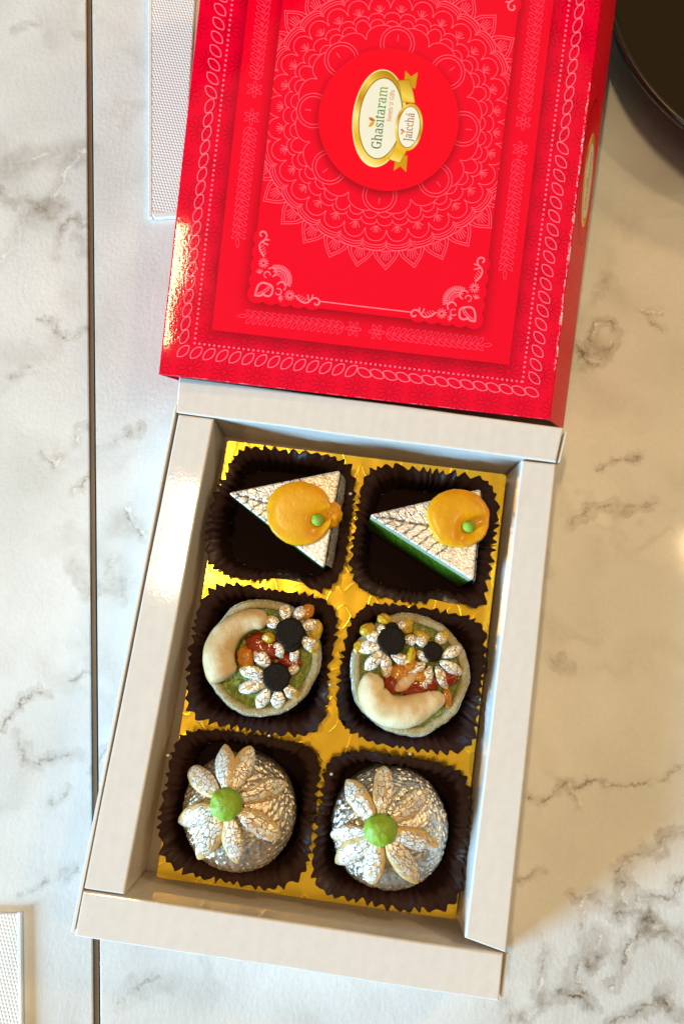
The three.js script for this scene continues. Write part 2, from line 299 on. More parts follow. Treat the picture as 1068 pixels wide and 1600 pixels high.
// ---------------------------------------------------------------- pleated paper cups
const cupPaper = phys({ color: rgb(0.036, 0.0145, 0.0125), roughness: 0.40, specularIntensity: 0.7 });
const cupBaseShaded = phys({ color: rgb(0.012, 0.0042, 0.0045), roughness: 0.7, specularIntensity: 0.12 });  // same paper as the walls, colour darkened for the shade inside the cup
function cupGeometry(hx, hz, k, dents) {
  const NP = 50, NU = NP * 6, NV = 16, H = 15.6;
  const walls = ringGrid(NU, NV, (u, v) => {
    const a = u * 2 * Math.PI, c = Math.cos(a), s = Math.sin(a), e = lerp(3.6, 5.2, v);
    const r0 = 1 / Math.pow(Math.abs(c) ** e + Math.abs(s) ** e, 1 / e);
    // pleats are evenly spread along the outline, with some unevenness
    const warp = u + 0.010 * n2(u * 9 + k * 3.1, k) + 0.0045 * n2(u * 31, k * 5 + 2);
    const ph = (warp * NP) % 1, w = Math.abs(((ph + 1) % 1) * 2 - 1), ridge = lerp(w, smooth(0, 1, w), 0.3) - 0.5;
    const un = 0.78 + 0.75 * n2(u * 24 + 11 * k, 3.3);
    const amp = lerp(0.5, 1.75, v ** 1.15) * clamp(un, 0.2, 1.6);
    let grow = 0.792 + 0.085 * v + 0.125 * smooth(0.64, 1.0, v) + 0.012 * n2(Math.cos(a) * 1.4 + k * 9, Math.sin(a) * 1.4) * v;
    let y = Math.pow(v, 0.9) * (H - 0.9 * smooth(0.8, 1, v) + 1.6 * n2(Math.cos(a) * 1.8 + k * 5, Math.sin(a) * 1.8 + 4) + 1.3 * ridge * v * v);
    let inn = 0;
    for (const [da, dw, di, dy] of dents) { let d = Math.atan2(Math.sin(a - da), Math.cos(a - da)) / dw; d = Math.exp(-d * d); inn += di * d * v * v; y -= dy * d * v * v; }
    const out = amp * ridge - inn;
    return [(hx * grow * r0 + out) * c, y + 1.2, (hz * grow * r0 + out) * s];
  });
  const p = walls.attributes.position, pts = [];
  for (let i = 0; i < NU; i += 3) pts.push([p.getX(i), p.getZ(i)]);
  return [walls, prism(pts, 1.0, 1.3, 0.05, 1)];
}
const sweets = ['left silver triangle sweet with an orange disc', 'right silver triangle sweet showing a green side', 'left round sweet with a curved cashew on its left', 'right round sweet with a cashew along its near side', 'left silver dome sweet whose petals turn anticlockwise', 'right silver dome sweet nearest the tray corner'];
const cupLabels = [
  'dark brown pleated paper cup under the silver triangle sweet without a visible green side',
  'dark brown pleated paper cup under the silver triangle sweet with green side',
  'dark brown pleated paper cup under the round sweet with cashew at its left',
  'dark brown pleated paper cup under the round sweet with smiling cashew at the bottom',
  'dark brown pleated paper cup under the silver flower dome nearer the seam',
  'dark brown pleated paper cup under the silver flower dome in bottom right corner',
];
const dents = [
  [[1.35, 0.28, 4.2, 2.5], [1.0, 0.16, -1.5, 0.5], [-2.5, 0.3, 2.2, 3]],
  [[1.15, 0.20, 4.5, 3.2], [0.8, 0.12, -1.8, 0], [1.75, 0.35, -0.6, 3.0]],
  [[0.0, 0.35, 1.0, 1.0], [2.5, 0.3, 0.6, 1.0]],
  [[2.3, 0.3, 1.6, 1.6], [-2.4, 0.2, 1.2, 0.8]],
  [[2.4, 0.35, 0.8, 1.0]],
  [[-0.6, 0.3, 0.6, 0.8]],
];
const fleckMat = std({ color: rgb(0.93, 0.91, 0.88), metalness: 0.5, roughness: 0.3 });
const flecks = [[[-2.8, -55.5]], [], [[-0.7, 5.6], [-39.5, 22.6]], [[26.8, 22.8]], [[-17.1, 23.6], [-47.2, 33.8]], [[3.6, 32.2]]];
cups.forEach(([x, z, hx, hz], i) => {
  const t = thing('paper_cup', cupLabels[i], 'paper cup', [x, 0.8, z], 'pleated paper cups in the gold insert');
  const [walls, base] = cupGeometry(hx + 0.7, hz + 0.7, i + 1, dents[i]);
  part(t, 'pleated_wall', walls, cupPaper);
  part(t, 'cup_base', base, cupBaseShaded);
  for (const [fx, fz] of flecks[i]) { const f = blob(0.55, 0.3, 0.45, fx, 0.3, 10, 6); f.translate(fx - x, 16.2, fz - z); part(t, 'foil_fleck', f, fleckMat); }
});

// ---------------------------------------------------------------- foil and food materials
function voronoi(W, H, cell, off, wrapN) {                         // (distance gap of the two nearest, id)
  const nx = Math.round(W / cell), ny = Math.round(H / cell), pts = [];
  for (let j = 0; j < ny; j++) for (let i = 0; i < nx; i++) pts.push([(i + 0.15 + 0.7 * rnd()) * cell, (j + 0.15 + 0.7 * rnd()) * cell, rnd()]);
  return (x, y) => {
    const ci = Math.floor(x / cell), cj = Math.floor(y / cell); let a = 1e9, b = 1e9, id = 0;
    for (let dj = -1; dj <= 1; dj++) for (let di = -1; di <= 1; di++) {
      const i = ci + di, j = cj + dj, ii = ((i % nx) + nx) % nx, jj = ((j % ny) + ny) % ny, q = pts[jj * nx + ii];
      const d = Math.hypot(q[0] + (i - ii) * cell - x, q[1] + (j - jj) * cell - y);
      if (d < a) { b = a; a = d; id = q[2]; } else if (d < b) b = d;
    }
    return [b - a, id];
  };
}
// silver leaf sheet: wrinkled, with hairline cracks
const LF = 768, vLeaf = voronoi(LF, LF, 48), vLeaf2 = voronoi(LF, LF, 24);
const leafData = new Float32Array(LF * LF * 2);
for (let y = 0; y < LF; y++) for (let x = 0; x < LF; x++) {
  const wx = x + 14 * torus(x, y, 40, LF), wy = y + 14 * torus(x + 300, y + 90, 40, LF);
  const [g1] = vLeaf(wx, wy), [g2, id2] = vLeaf2(wx, wy);
  const broken = smooth(-0.25, 0.25, torus(x + 77, y + 11, 10, LF));
  leafData[(y * LF + x) * 2] = Math.max((1 - smooth(1.2, 6.0, g1)) * 0.85, (1 - smooth(0.6, 3.6, g2)) * 0.6) * broken;
  leafData[(y * LF + x) * 2 + 1] = id2;
}
const leafColor = dataTex(LF, LF, (x, y) => { const c = leafData[(y * LF + x) * 2], n = 0.04 * torus(x, y, 20, LF); return [lerp(0.965, 0.30, c) + n, lerp(0.945, 0.22, c) + n, lerp(0.925, 0.16, c) + n]; }, true);
const leafBump = dataTex(LF, LF, (x, y) => { const r1 = 1 - 2 * Math.abs(torus(x, y, 22, LF)), r2 = 1 - 2 * Math.abs(torus(x + 50, y + 20, 56, LF)), v = 0.25 + 0.3 * r1 + 0.16 * r2 + 0.08 * leafData[(y * LF + x) * 2 + 1] - 0.2 * leafData[(y * LF + x) * 2]; return [v, v, v]; });
const grain = (amt, f1, f2, spots = 0) => dataTex(256, 256, (x, y) => { const v = 1 - amt * (0.5 + 0.6 * torus(x, y, f1, 256) + 0.5 * torus(x + 9, y + 40, f2, 256)) - spots * smooth(0.3, 0.5, torus(x + 70, y, f2 * 0.8, 256)); return [v, v, v * (1 - 0.2 * amt)]; }, true);
const grainFine = grain(0.16, 10, 40, 0.16), grainSoft = grain(0.07, 4, 13, 0.0), grainCoarse = grain(0.30, 7, 30, 0.12);
const foodBump = dataTex(256, 256, (x, y) => { const v = 0.5 + 0.3 * torus(x, y, 14, 256) + 0.25 * torus(x, y, 44, 256); return [v, v, v]; });
const leafMat = (o = {}) => std({ color: rgb(0.98, 0.95, 0.93), map: leafColor, metalness: 0.6, roughness: 0.34, bumpMap: leafBump, bumpScale: 0.0009, ...o });
const silver = leafMat();
// seed atlas: eight seeds, silver leaf cracked over ivory
const SA = 256, vSeed = voronoi(SA * 4, SA * 2, 32), vSeed2 = voronoi(SA * 4, SA * 2, 16);
const seedCrack = new Float32Array(SA * SA * 8), seedData = new Float32Array(SA * SA * 8);                    // leaf cover 0..1
for (let y = 0; y < SA * 2; y++) for (let x = 0; x < SA * 4; x++) {
  const u = (x % SA) / SA * 2 - 1, v = (y % SA) / SA * 2 - 1, cell = Math.floor(x / SA) + 4 * Math.floor(y / SA);
  const w = 0.92 * Math.pow(clamp(1 - u * u), 0.72), edge = Math.abs(v + 0.16 * (cell % 2 ? 1 : -1)) / Math.max(w, 0.02);
  const wx = x + 9 * n2(x * 0.02, y * 0.02), wy = y + 9 * n2(x * 0.02 + 50, y * 0.02);
  const [g1] = vSeed(wx, wy * 0.5), [g2] = vSeed2(wx, wy * 0.5);
  const inside = 1 - smooth(0.72, 0.90, edge + 0.30 * n2(x * 0.022 + cell * 7, y * 0.022)), endy = 1 - smooth(0.78, 0.93, Math.abs(u) + 0.14 * n2(x * 0.03, y * 0.03 + 9));
  const torn = smooth(-0.62, -0.5, n2(x * 0.014 + cell * 13, y * 0.014));
  const crack = Math.max(1 - smooth(1.2, 3.8 + 1.5 * n2(x * 0.008, y * 0.008), g1), (1 - smooth(0.8, 2.6, g2)) * 0.6 * smooth(0.1, 0.5, n2(x * 0.02, y * 0.02 + 60)));
  seedData[y * SA * 4 + x] = inside * endy * torn * (1 - crack); seedCrack[y * SA * 4 + x] = inside * endy * torn * crack;
}
const seedColor = dataTex(SA * 4, SA * 2, (x, y) => {
  const c = seedData[y * SA * 4 + x], n = 0.05 * n2(x * 0.03, y * 0.03), u = (x % SA) / SA * 2 - 1;
  const q = 1 - smooth(0.0, 0.25, c) * smooth(0.6, 0.3, Math.abs(u)) , base = [lerp(0.50, 0.84, q) + n, lerp(0.37, 0.70, q) + n, lerp(0.22, 0.45, q) + n];
  const d = 1 - 0.38 * seedCrack[y * SA * 4 + x]; return [lerp(base[0] * d, 0.985, c), lerp(base[1] * d, 0.965, c), lerp(base[2] * d, 0.945, c)];
}, true, THREE.ClampToEdgeWrapping);
const seedOrm = dataTex(SA * 4, SA * 2, (x, y) => { const c = seedData[y * SA * 4 + x]; return [1, lerp(0.45, 0.36, c), lerp(0, 0.34, c)]; }, false, THREE.ClampToEdgeWrapping);
const seedBump = dataTex(SA * 4, SA * 2, (x, y) => { const v = 0.6 * seedData[y * SA * 4 + x] + 0.2 + 0.1 * n2(x * 0.04, y * 0.04); return [v, v, v]; }, false, THREE.ClampToEdgeWrapping);
const seedMat = phys({ map: seedColor, metalness: 1, roughness: 1, metalnessMap: seedOrm, roughnessMap: seedOrm, bumpMap: seedBump, bumpScale: 0.00022 });
const paleGreen = phys({ color: rgb(0.29, 0.48, 0.03), map: grainSoft, roughness: 0.5, bumpMap: foodBump, bumpScale: 0.00016 });
const chocolate = phys({ color: rgb(0.012, 0.006, 0.0045), map: grainCoarse, roughness: 0.48, specularIntensity: 0.3, bumpMap: foodBump, bumpScale: 0.00018 });

// a seed lying along +x, length 2a, half width b, half height h; cell picks its leaf pattern; blunt 0 pointed .. 1 round outer end
function seedGeo(a, b, h, cell, pinch = 0.62, part_ = 1) {
  const NU = 28, NV = 22, cu = (cell % 4) / 4, cv = Math.floor(cell / 4) / 2;
  return ringGrid(NV, NU, (v, u) => {
    const t = -Math.cos(u * Math.PI), w = Math.pow(clamp(1 - t * t), pinch), ang = v * 2 * Math.PI;
    const c = Math.cos(ang), s = Math.sin(ang), lob = 1 + 0.05 * n3(t * 2 + cell * 3, c, s) + 0.12 * t;
    return [a * t + 0.1 * a * n2(cell, t), h * w * (s > 0 ? Math.pow(s, 0.7) : 0.8 * s) * lob + 0.12 * h * n2(t * 1.5, cell), b * w * c * lob];
  }, (v, u) => {
    const t = -Math.cos(u * Math.PI), w = Math.pow(clamp(1 - t * t), pinch);
    const tt = part_ < 1 ? t * 0.62 + 0.28 : t; return [cu + (tt * 0.5 + 0.5) * 0.25, cv + (Math.cos(v * 2 * Math.PI) * w * 0.92 * part_ * 0.5 + 0.5) * 0.5];
  });
}
// orient a seed geometry from its inner end to its outer end, both [x, y, z]
function layAlong(geo, from, to, roll = 0) {
  const a = new THREE.Vector3(...from), b = new THREE.Vector3(...to), x = b.clone().sub(a).normalize();
  const z = new THREE.Vector3().crossVectors(x, new THREE.Vector3(0, 1, 0)).normalize(), y = new THREE.Vector3().crossVectors(z, x);
  const m = new THREE.Matrix4().makeBasis(x, y, z); m.multiply(new THREE.Matrix4().makeRotationX(roll));
  m.setPosition(a.add(b).multiplyScalar(0.5)); geo.applyMatrix4(m); return geo;
}
function blob(rx, ry, rz, k, rough = 0.12, nu = 24, nv = 14) {      // an uneven lump
  return ringGrid(nu, nv, (u, v) => {
    const a = u * 2 * Math.PI, b = (v - 0.5) * Math.PI, x = Math.cos(b) * Math.cos(a), y = Math.sin(b), z = Math.cos(b) * Math.sin(a);
    const r = 1 + rough * 2 * fbm3(x * 1.3 + k * 7, y * 1.3, z * 1.3, 2);
    return [rx * x * r, -ry * y * r, rz * z * r];
  });
}

// ---------------------------------------------------------------- silver triangle sweets
const greenBody = phys({ map: grainCoarse, color: rgb(0.075, 0.185, 0.007), roughness: 0.5, specularIntensity: 0.4, clearcoat: 0.2, clearcoatRoughness: 0.25, bumpMap: foodBump, bumpScale: 0.0009 });
const ivoryLayer = phys({ color: rgb(0.44, 0.45, 0.30), roughness: 0.5, bumpMap: leafBump, bumpScale: 0.0004 });
const mango = phys({ color: rgb(0.86, 0.40, 0.005), map: grainSoft, roughness: 0.38, specularIntensity: 0.5, clearcoat: 0.25, clearcoatRoughness: 0.2, bumpMap: foodBump, bumpScale: 0.00007 });
// pressed leaf pattern: creases running in from the tip
function creaseTex(k) {
  const c = canvas(512, 512), g = c.getContext('2d'); g.fillStyle = '#c8c8c8'; g.fillRect(0, 0, 512, 512); g.lineCap = 'round';
  return [c, g];
}
function pressedLeaf(tip, mid, up, low, box, k) {                   // bump and colour of the pressed top, uv over box [x0, z0, x1, z1]
  const [c, g] = creaseTex(k), S = 512, X = (x) => (x - box[0]) / (box[2] - box[0]) * S, Z = (z) => (z - box[1]) / (box[3] - box[1]) * S;
  const line = (a, b, w, al) => {
    g.strokeStyle = '#000'; g.globalAlpha = al; g.lineWidth = w; g.beginPath();
    for (let i = 0; i <= 12; i++) { const t = i / 12, x = lerp(a[0], b[0], t) + 0.35 * n2(t * 3 + k, a[0] + b[1]), z = lerp(a[1], b[1], t) + 0.35 * n2(t * 3, b[0] + k); i ? g.lineTo(X(x), Z(z)) : g.moveTo(X(x), Z(z)); } g.stroke();
  };
  const at = (a, b, t) => [lerp(a[0], b[0], t), lerp(a[1], b[1], t)];
  for (let w = 0; w < 3; w++) line(at(tip, mid, 0.06), mid, [16, 8, 4][w], [0.25, 0.35, 0.6][w]);
  for (let i = 0; i < 8; i++) {
    const t = 0.12 + i * 0.105, a = at(tip, mid, t);
    for (const side of [up, low]) { const b = at(at(tip, side, clamp(t * 0.72)), mid, -0.02); for (let w = 0; w < 2; w++) line(a, b, [8, 3][w], [0.22, 0.5][w] * (0.6 + 0.6 * rnd())); }
  }
  const d = g.getImageData(0, 0, S, S).data;
  const cr = (x, y) => { const xx = clamp(x | 0, 0, S - 1), yy = clamp(y | 0, 0, S - 1); return 1 - d[(yy * S + xx) * 4] / 200; };
  const lf = (x, y) => leafData[(((y * 1.4) | 0) % LF * LF + ((x * 1.4) | 0) % LF) * 2];
  const bump = dataTex(S, S, (x, y) => { const wr = 1 - 2 * Math.abs(fbm2(x * 0.022 + k * 5, y * 0.022, 2)), f = 1 - 2 * Math.abs(n2(x * 0.08, y * 0.08 + k)); const v = 0.62 - 0.5 * cr(x, y) + 0.14 * wr + 0.015 * f; return [v, v, v]; });
  const color = dataTex(S, S, (x, y) => { const q = clamp(cr(x, y) * 0.85 * clamp(0.6 + 1.6 * n2(x * 0.03, y * 0.03 + 7)) + 0.5 * lf(x, y)); return [lerp(0.985, 0.22, q), lerp(0.97, 0.17, q), lerp(0.955, 0.12, q)]; }, true);
  return leafMat({ map: color, bumpMap: bump, bumpScale: 0.0010, roughness: 0.36, metalness: 0.40 });
}
function triangleSweet(label, corners, disc, dotAt, k, tilt) {
  const cx = (corners[0][0] + corners[1][0] + corners[2][0]) / 3, cz = (corners[0][1] + corners[1][1] + corners[2][1]) / 3;
  const t = thing('triangle_sweet', label, 'sweet', [cx, 2.6, cz], 'silver topped triangle sweets');
  const L = corners.map(([x, z]) => [x - cx, z - cz]);
  const H = 21.6, sub = (geo) => geo;
  const low = L.map(([x, z], i) => [x - (i ? 1.0 : 0), z * (i ? 0.97 : 1)]);
  part(t, 'green_body', tile(prism(roundCorners(low, 1.6, 5), 0, H - 5.2, 0.9, 3), 20), greenBody);
  part(t, 'pale_layer', tile(prism(roundCorners(low, 1.6, 5), H - 5.2, H - 0.35, 0.6, 3), 20), ivoryLayer);
  const box = [Math.min(...L.map((q) => q[0])) - 1, Math.min(...L.map((q) => q[1])) - 1, Math.max(...L.map((q) => q[0])) + 1, Math.max(...L.map((q) => q[1])) + 1];
  const mat = pressedLeaf(L[0], [lerp(L[1][0], L[2][0], 0.5), lerp(L[1][1], L[2][1], 0.5)], L[1], L[2], box, k);
  const back = L.map(([x, z], i) => [x - (i ? 1.0 : 0), z * (i ? 0.97 : 1)]);
  const topGeo = prism(roundCorners(back, 1.4, 5), H - 1.5, H, 0.7, 3);
  const p = topGeo.attributes.position, uv = [];
  for (let i = 0; i < p.count; i++) uv.push((p.getX(i) - box[0]) / (box[2] - box[0]), (p.getZ(i) - box[1]) / (box[3] - box[1]));
  topGeo.setAttribute('uv', new THREE.Float32BufferAttribute(uv, 2));
  part(t, 'silver_leaf', topGeo, mat);
  // leaf hanging down the right-hand side
  const [a, b] = [L[1], L[2]], dx = b[0] - a[0], dz = b[1] - a[1], l = Math.hypot(dx, dz);
  let nx = -dz / l, nz = dx / l; if (nx < 0) { nx = -nx; nz = -nz; }
  const side = grid(40, 30, (u, v) => {
    const x = lerp(a[0], b[0], lerp(0.05, 0.95, u)), z = lerp(a[1], b[1], lerp(0.05, 0.95, u)), y = lerp(H - 1.0, 2.0 + 2 * n2(u * 4, k), v), o = -0.75 + 0.45 * Math.abs(fbm2(u * 9 + k, v * 6, 3)) + 2.6 * Math.pow(v, 0.7);
    return [x + nx * o, y, z + nz * o];
  }, (u, v) => [u * 1.3 + k * 0.3, v * 1.1]);
  part(t, 'silver_side_leaf', side, silver);
  // mango disc with a hollow for the green dot
  const [dx0, dz0, rx, rz, dt] = disc, D = [dx0 - cx, dz0 - cz], q = [dotAt[0] - cx, dotAt[1] - cz];
  const NU = 72, NV = 30, R = (a) => 1 + 0.035 * n2(Math.cos(a) + k * 4, Math.sin(a)) + 0.012 * n2(Math.cos(a) * 4, Math.sin(a) * 4 + k);
  const topS = ringGrid(NU, NV, (u, v) => {
    const a = -u * 2 * Math.PI, r = Math.sin(v * Math.PI / 2 * 1.12), rr = v < 0.9 ? v / 0.9 : 1 + 0.02 * Math.sin((v - 0.9) * 10 * Math.PI), s = R(a);
    const x = D[0] + rx * rr * s * Math.cos(a), z = D[1] + rz * rr * s * Math.sin(a);
    let y = v < 0.9 ? 3.3 - 0.9 * Math.pow(rr, 6) : lerp(2.4, -0.3, (v - 0.9) / 0.1);
    const ex = (x - q[0]), ez = (z - q[1]), dd = Math.hypot(ex, ez);
    const toward = (ex * (q[0] - D[0]) + ez * (q[1] - D[1])) / Math.hypot(q[0] - D[0], q[1] - D[1]);
    if (v < 0.9) { y -= 1.5 * Math.exp(-((dd / 3.0) ** 2)) + 0.9 * Math.exp(-((toward - 1.0) ** 2) / 6) * (1 - smooth(3, 8, Math.abs(ex * (q[1] - D[1]) - ez * (q[0] - D[0])) / Math.hypot(q[0] - D[0], q[1] - D[1]))); y += 0.035 * fbm2(x * 0.22 + k * 9, z * 0.22, 2); }
    return [x, H + y, z];
  }, (u, v) => [u * 2, v]);
  const dm = part(t, 'orange_disc', tile(topS, 22), mango);
  const dot = blob(2.0, 1.7, 2.0, k, 0.06); dot.translate(q[0], H + 2.6, q[1]);
  part(dm, 'green_dot', dot, paleGreen);
  if (dt) { const e = blob(3.0, 2.2, 4.0, k + 3, 0.14); e.translate(dt[0] - cx, H + 0.1, dt[1] - cz); part(dm, 'folded_edge', e, mango); }
  if (tilt) { t.rotateOnWorldAxis(new THREE.Vector3(...tilt.axis).normalize(), tilt.angle); t.position.y += 0.0015; }
  return t;
}
{
  const c = [-17.6, -45.7], d = [-11.5, -44.3];
  triangleSweet('silver topped triangle sweet whose orange disc has a folded lip over its straight edge', [[-41.1, -49.2], [-5.8, -61.9], [-6.4, -29.3]], [c[0], c[1], 10.2, 10.0, [-7.3, -46.7]], d, 1);
  const e = [30.9, -49.5], f = [34.2, -47.2];
  triangleSweet('silver topped triangle sweet with its green cut side showing towards the viewer', [[3.2, -46.8], [38.3, -60.9], [39.0, -30.4]], [e[0], e[1], 9.7, 9.2, null], f, 2, { axis: [0.86, 0, 0.5], angle: -0.07 });
}

// ---------------------------------------------------------------- round sweets with cashews
const shellMat = phys({ color: rgb(0.56, 0.49, 0.30), map: grainFine, roughness: 0.55, specularIntensity: 0.4, bumpMap: leafBump, bumpScale: 0.0003 });
const fillingMat = phys({ color: rgb(0.27, 0.36, 0.018), map: grainCoarse, roughness: 0.45, bumpMap: foodBump, bumpScale: 0.0007, clearcoat: 0.4, clearcoatRoughness: 0.3 });
const jelly = phys({ color: rgb(0.26, 0.026, 0.004), roughness: 0.16, clearcoat: 0.8, clearcoatRoughness: 0.08 });
const amber = phys({ color: rgb(0.55, 0.20, 0.01), roughness: 0.2, clearcoat: 0.7, clearcoatRoughness: 0.1 });
const candied = phys({ color: rgb(0.58, 0.36, 0.012), roughness: 0.3, clearcoat: 0.5, clearcoatRoughness: 0.2 });
const cashewMat = phys({ vertexColors: true, roughness: 0.46, bumpMap: leafBump, bumpScale: 0.00012 });
function cashewGeo(path, radius, k) {                               // path of [x, y, z]; radius(t)
  const curve = new THREE.CatmullRomCurve3(path.map((p) => new THREE.Vector3(...p))), NU = 28, NV = 54;
  const cap = (t) => { const e = 0.085; return Math.sqrt(clamp(1 - Math.max(0, (e - t) / e, (t - 1 + e) / e) ** 2)); };
  const col = [];
  const g = ringGrid(NU, NV, (u, v) => {
    const t = v, c = curve.getPointAt(clamp(t, 0.001, 0.999)), d = curve.getTangentAt(clamp(t, 0.001, 0.999));
    const side = new THREE.Vector3(-d.z, 0, d.x).normalize(), up = new THREE.Vector3().crossVectors(side, d).normalize().multiplyScalar(-1); if (up.y < 0) up.negate();
    const a = -u * 2 * Math.PI, r = Math.max(radius(t) * cap(t), 0.02) * (1 + 0.05 * fbm3(c.x * 0.2 + k * 9, Math.cos(a), Math.sin(a) + c.z * 0.2, 2));
    const w = Math.cos(a) * r, h = Math.sin(a) * r * 0.85;
    const m = clamp(0.42 + 0.8 * fbm3(c.x * 0.12 + 5 * k, Math.cos(a) * 0.7, c.z * 0.12, 3) + 0.45 * Math.cos(a) * 0.6 + 0.3 * n2(t * 14 + k, a * 0.4) * 0.5);
    col.push(lerp(0.88, 0.66, m) * (k === 1 ? 0.88 : 1), lerp(0.76, 0.45, m) * (k === 1 ? 0.84 : 1), lerp(0.50, 0.19, m) * (k === 1 ? 0.8 : 1));
    return [c.x + side.x * w + up.x * h, c.y + side.y * w + up.y * h, c.z + side.z * w + up.z * h];
  });
  g.setAttribute('color', new THREE.Float32BufferAttribute(col, 3)); return tile(g, 14);
}
function roundSweet(label, outline, k, build) {
  const [cx, cz, rx, rz] = outline, t = thing('round_sweet', label, 'sweet', [cx, 2.4, cz], 'round sweets topped with cashews');
  const R = (a) => 1 + 0.03 * n2(Math.cos(a) * 1.1 + k * 6, Math.sin(a) * 1.1) + 0.010 * n2(Math.cos(a) * 5 + k, Math.sin(a) * 5);
  const prof = (pts) => ringGrid(96, (pts.length - 1) * 3, (u, v) => {
    const f = v * (pts.length - 1), i = Math.min(pts.length - 2, f | 0), q = f - i, r = lerp(pts[i][0], pts[i + 1][0], q), y = lerp(pts[i][1], pts[i + 1][1], q), a = u * 2 * Math.PI, s = R(a);
    const n = 0.16 * fbm3(Math.cos(a) * r * 14, y * 0.6 + k * 9, Math.sin(a) * r * 14, 3);
    return [(rx * s * r + n) * Math.cos(a), y + n, (rz * s * r + n) * Math.sin(a)];
  });
  part(t, 'silver_wrap', tile(prof([[0.80, 0], [0.90, 2.5], [0.965, 7], [0.995, 13], [1.0, 18], [0.995, 20.3], [0.978, 21.2], [0.972, 21.1]]), 24), silver);
  part(t, 'pastry_shell', tile(prof([[0.978, 20.9], [0.965, 21.5], [0.94, 21.8], [0.88, 21.75], [0.85, 21.4], [0.835, 20.6], [0.83, 19.0]]), 20), shellMat);
  const fill = ringGrid(96, 28, (u, v) => { const a = u * 2 * Math.PI, r = 0.868 * v, s = R(a), x = rx * s * r * Math.cos(a), z = rz * s * r * Math.sin(a); return [x, 20.3 + 0.7 * fbm2(x * 0.3 + k * 20, z * 0.3, 3) + 0.5 * (1 - v), z]; });
  part(t, 'green_filling', tile(fill, 14), fillingMat);
  const base = prism(Array.from({ length: 40 }, (_, i) => [0.8 * rx * Math.cos(i / 40 * 6.2832), 0.8 * rz * Math.sin(i / 40 * 6.2832)]), 0, 0.3, 0, 1); part(t, 'sweet_base', base, shellMat);
  build(t, (p, y) => [p[0] - cx, y - 2.4, p[1] - cz]);
  return t;
}
function dress(t, L, o, k) {                                        // choc discs, seeds, lumps on a round sweet
  for (const [c, r, y] of o.discs) {
    const q = L(c, y), n = 40, ring = Array.from({ length: n }, (_, i) => { const a = i / n * 6.2832, s = r * (0.95 + 0.06 * n2(Math.cos(a) * 1.5 + k + r, Math.sin(a) * 1.5) + 0.02 * n2(Math.cos(a) * 6 + r, Math.sin(a) * 6)); return [q[0] + s * Math.cos(a), q[2] + s * Math.sin(a)]; });
    part(t, 'chocolate_disc', tile(prism(ring, q[1] - 2.4, q[1], 0.7, 4), 9), chocolate);
  }
  o.seeds.forEach(([from, to, w, y0, y1], i) => { const a = L(from, y0), b = L(to, y1), l = Math.hypot(b[0] - a[0], b[2] - a[2]) / 2; part(t, 'silvered_seed', layAlong(seedGeo(Math.max(l * 1.12, 2.2), w, 0.95, (i + k) % 8, 0.72, 0.48), a, b, 0.25 * n2(i, k)), seedMat); });
  for (const [kind, p, rx, ry, rz, y, turn] of o.lumps) {
    const q = L(p, y), g = blob(rx, ry, rz, rx * 3 + p[0], 0.16); g.rotateY(turn ?? 0); g.translate(...q);
    const m = { jelly, amber, candied }[kind];
    part(t, { jelly: 'red_jelly', amber: 'candied_fruit', candied: 'yellow_nut' }[kind], g, m);
  }
}
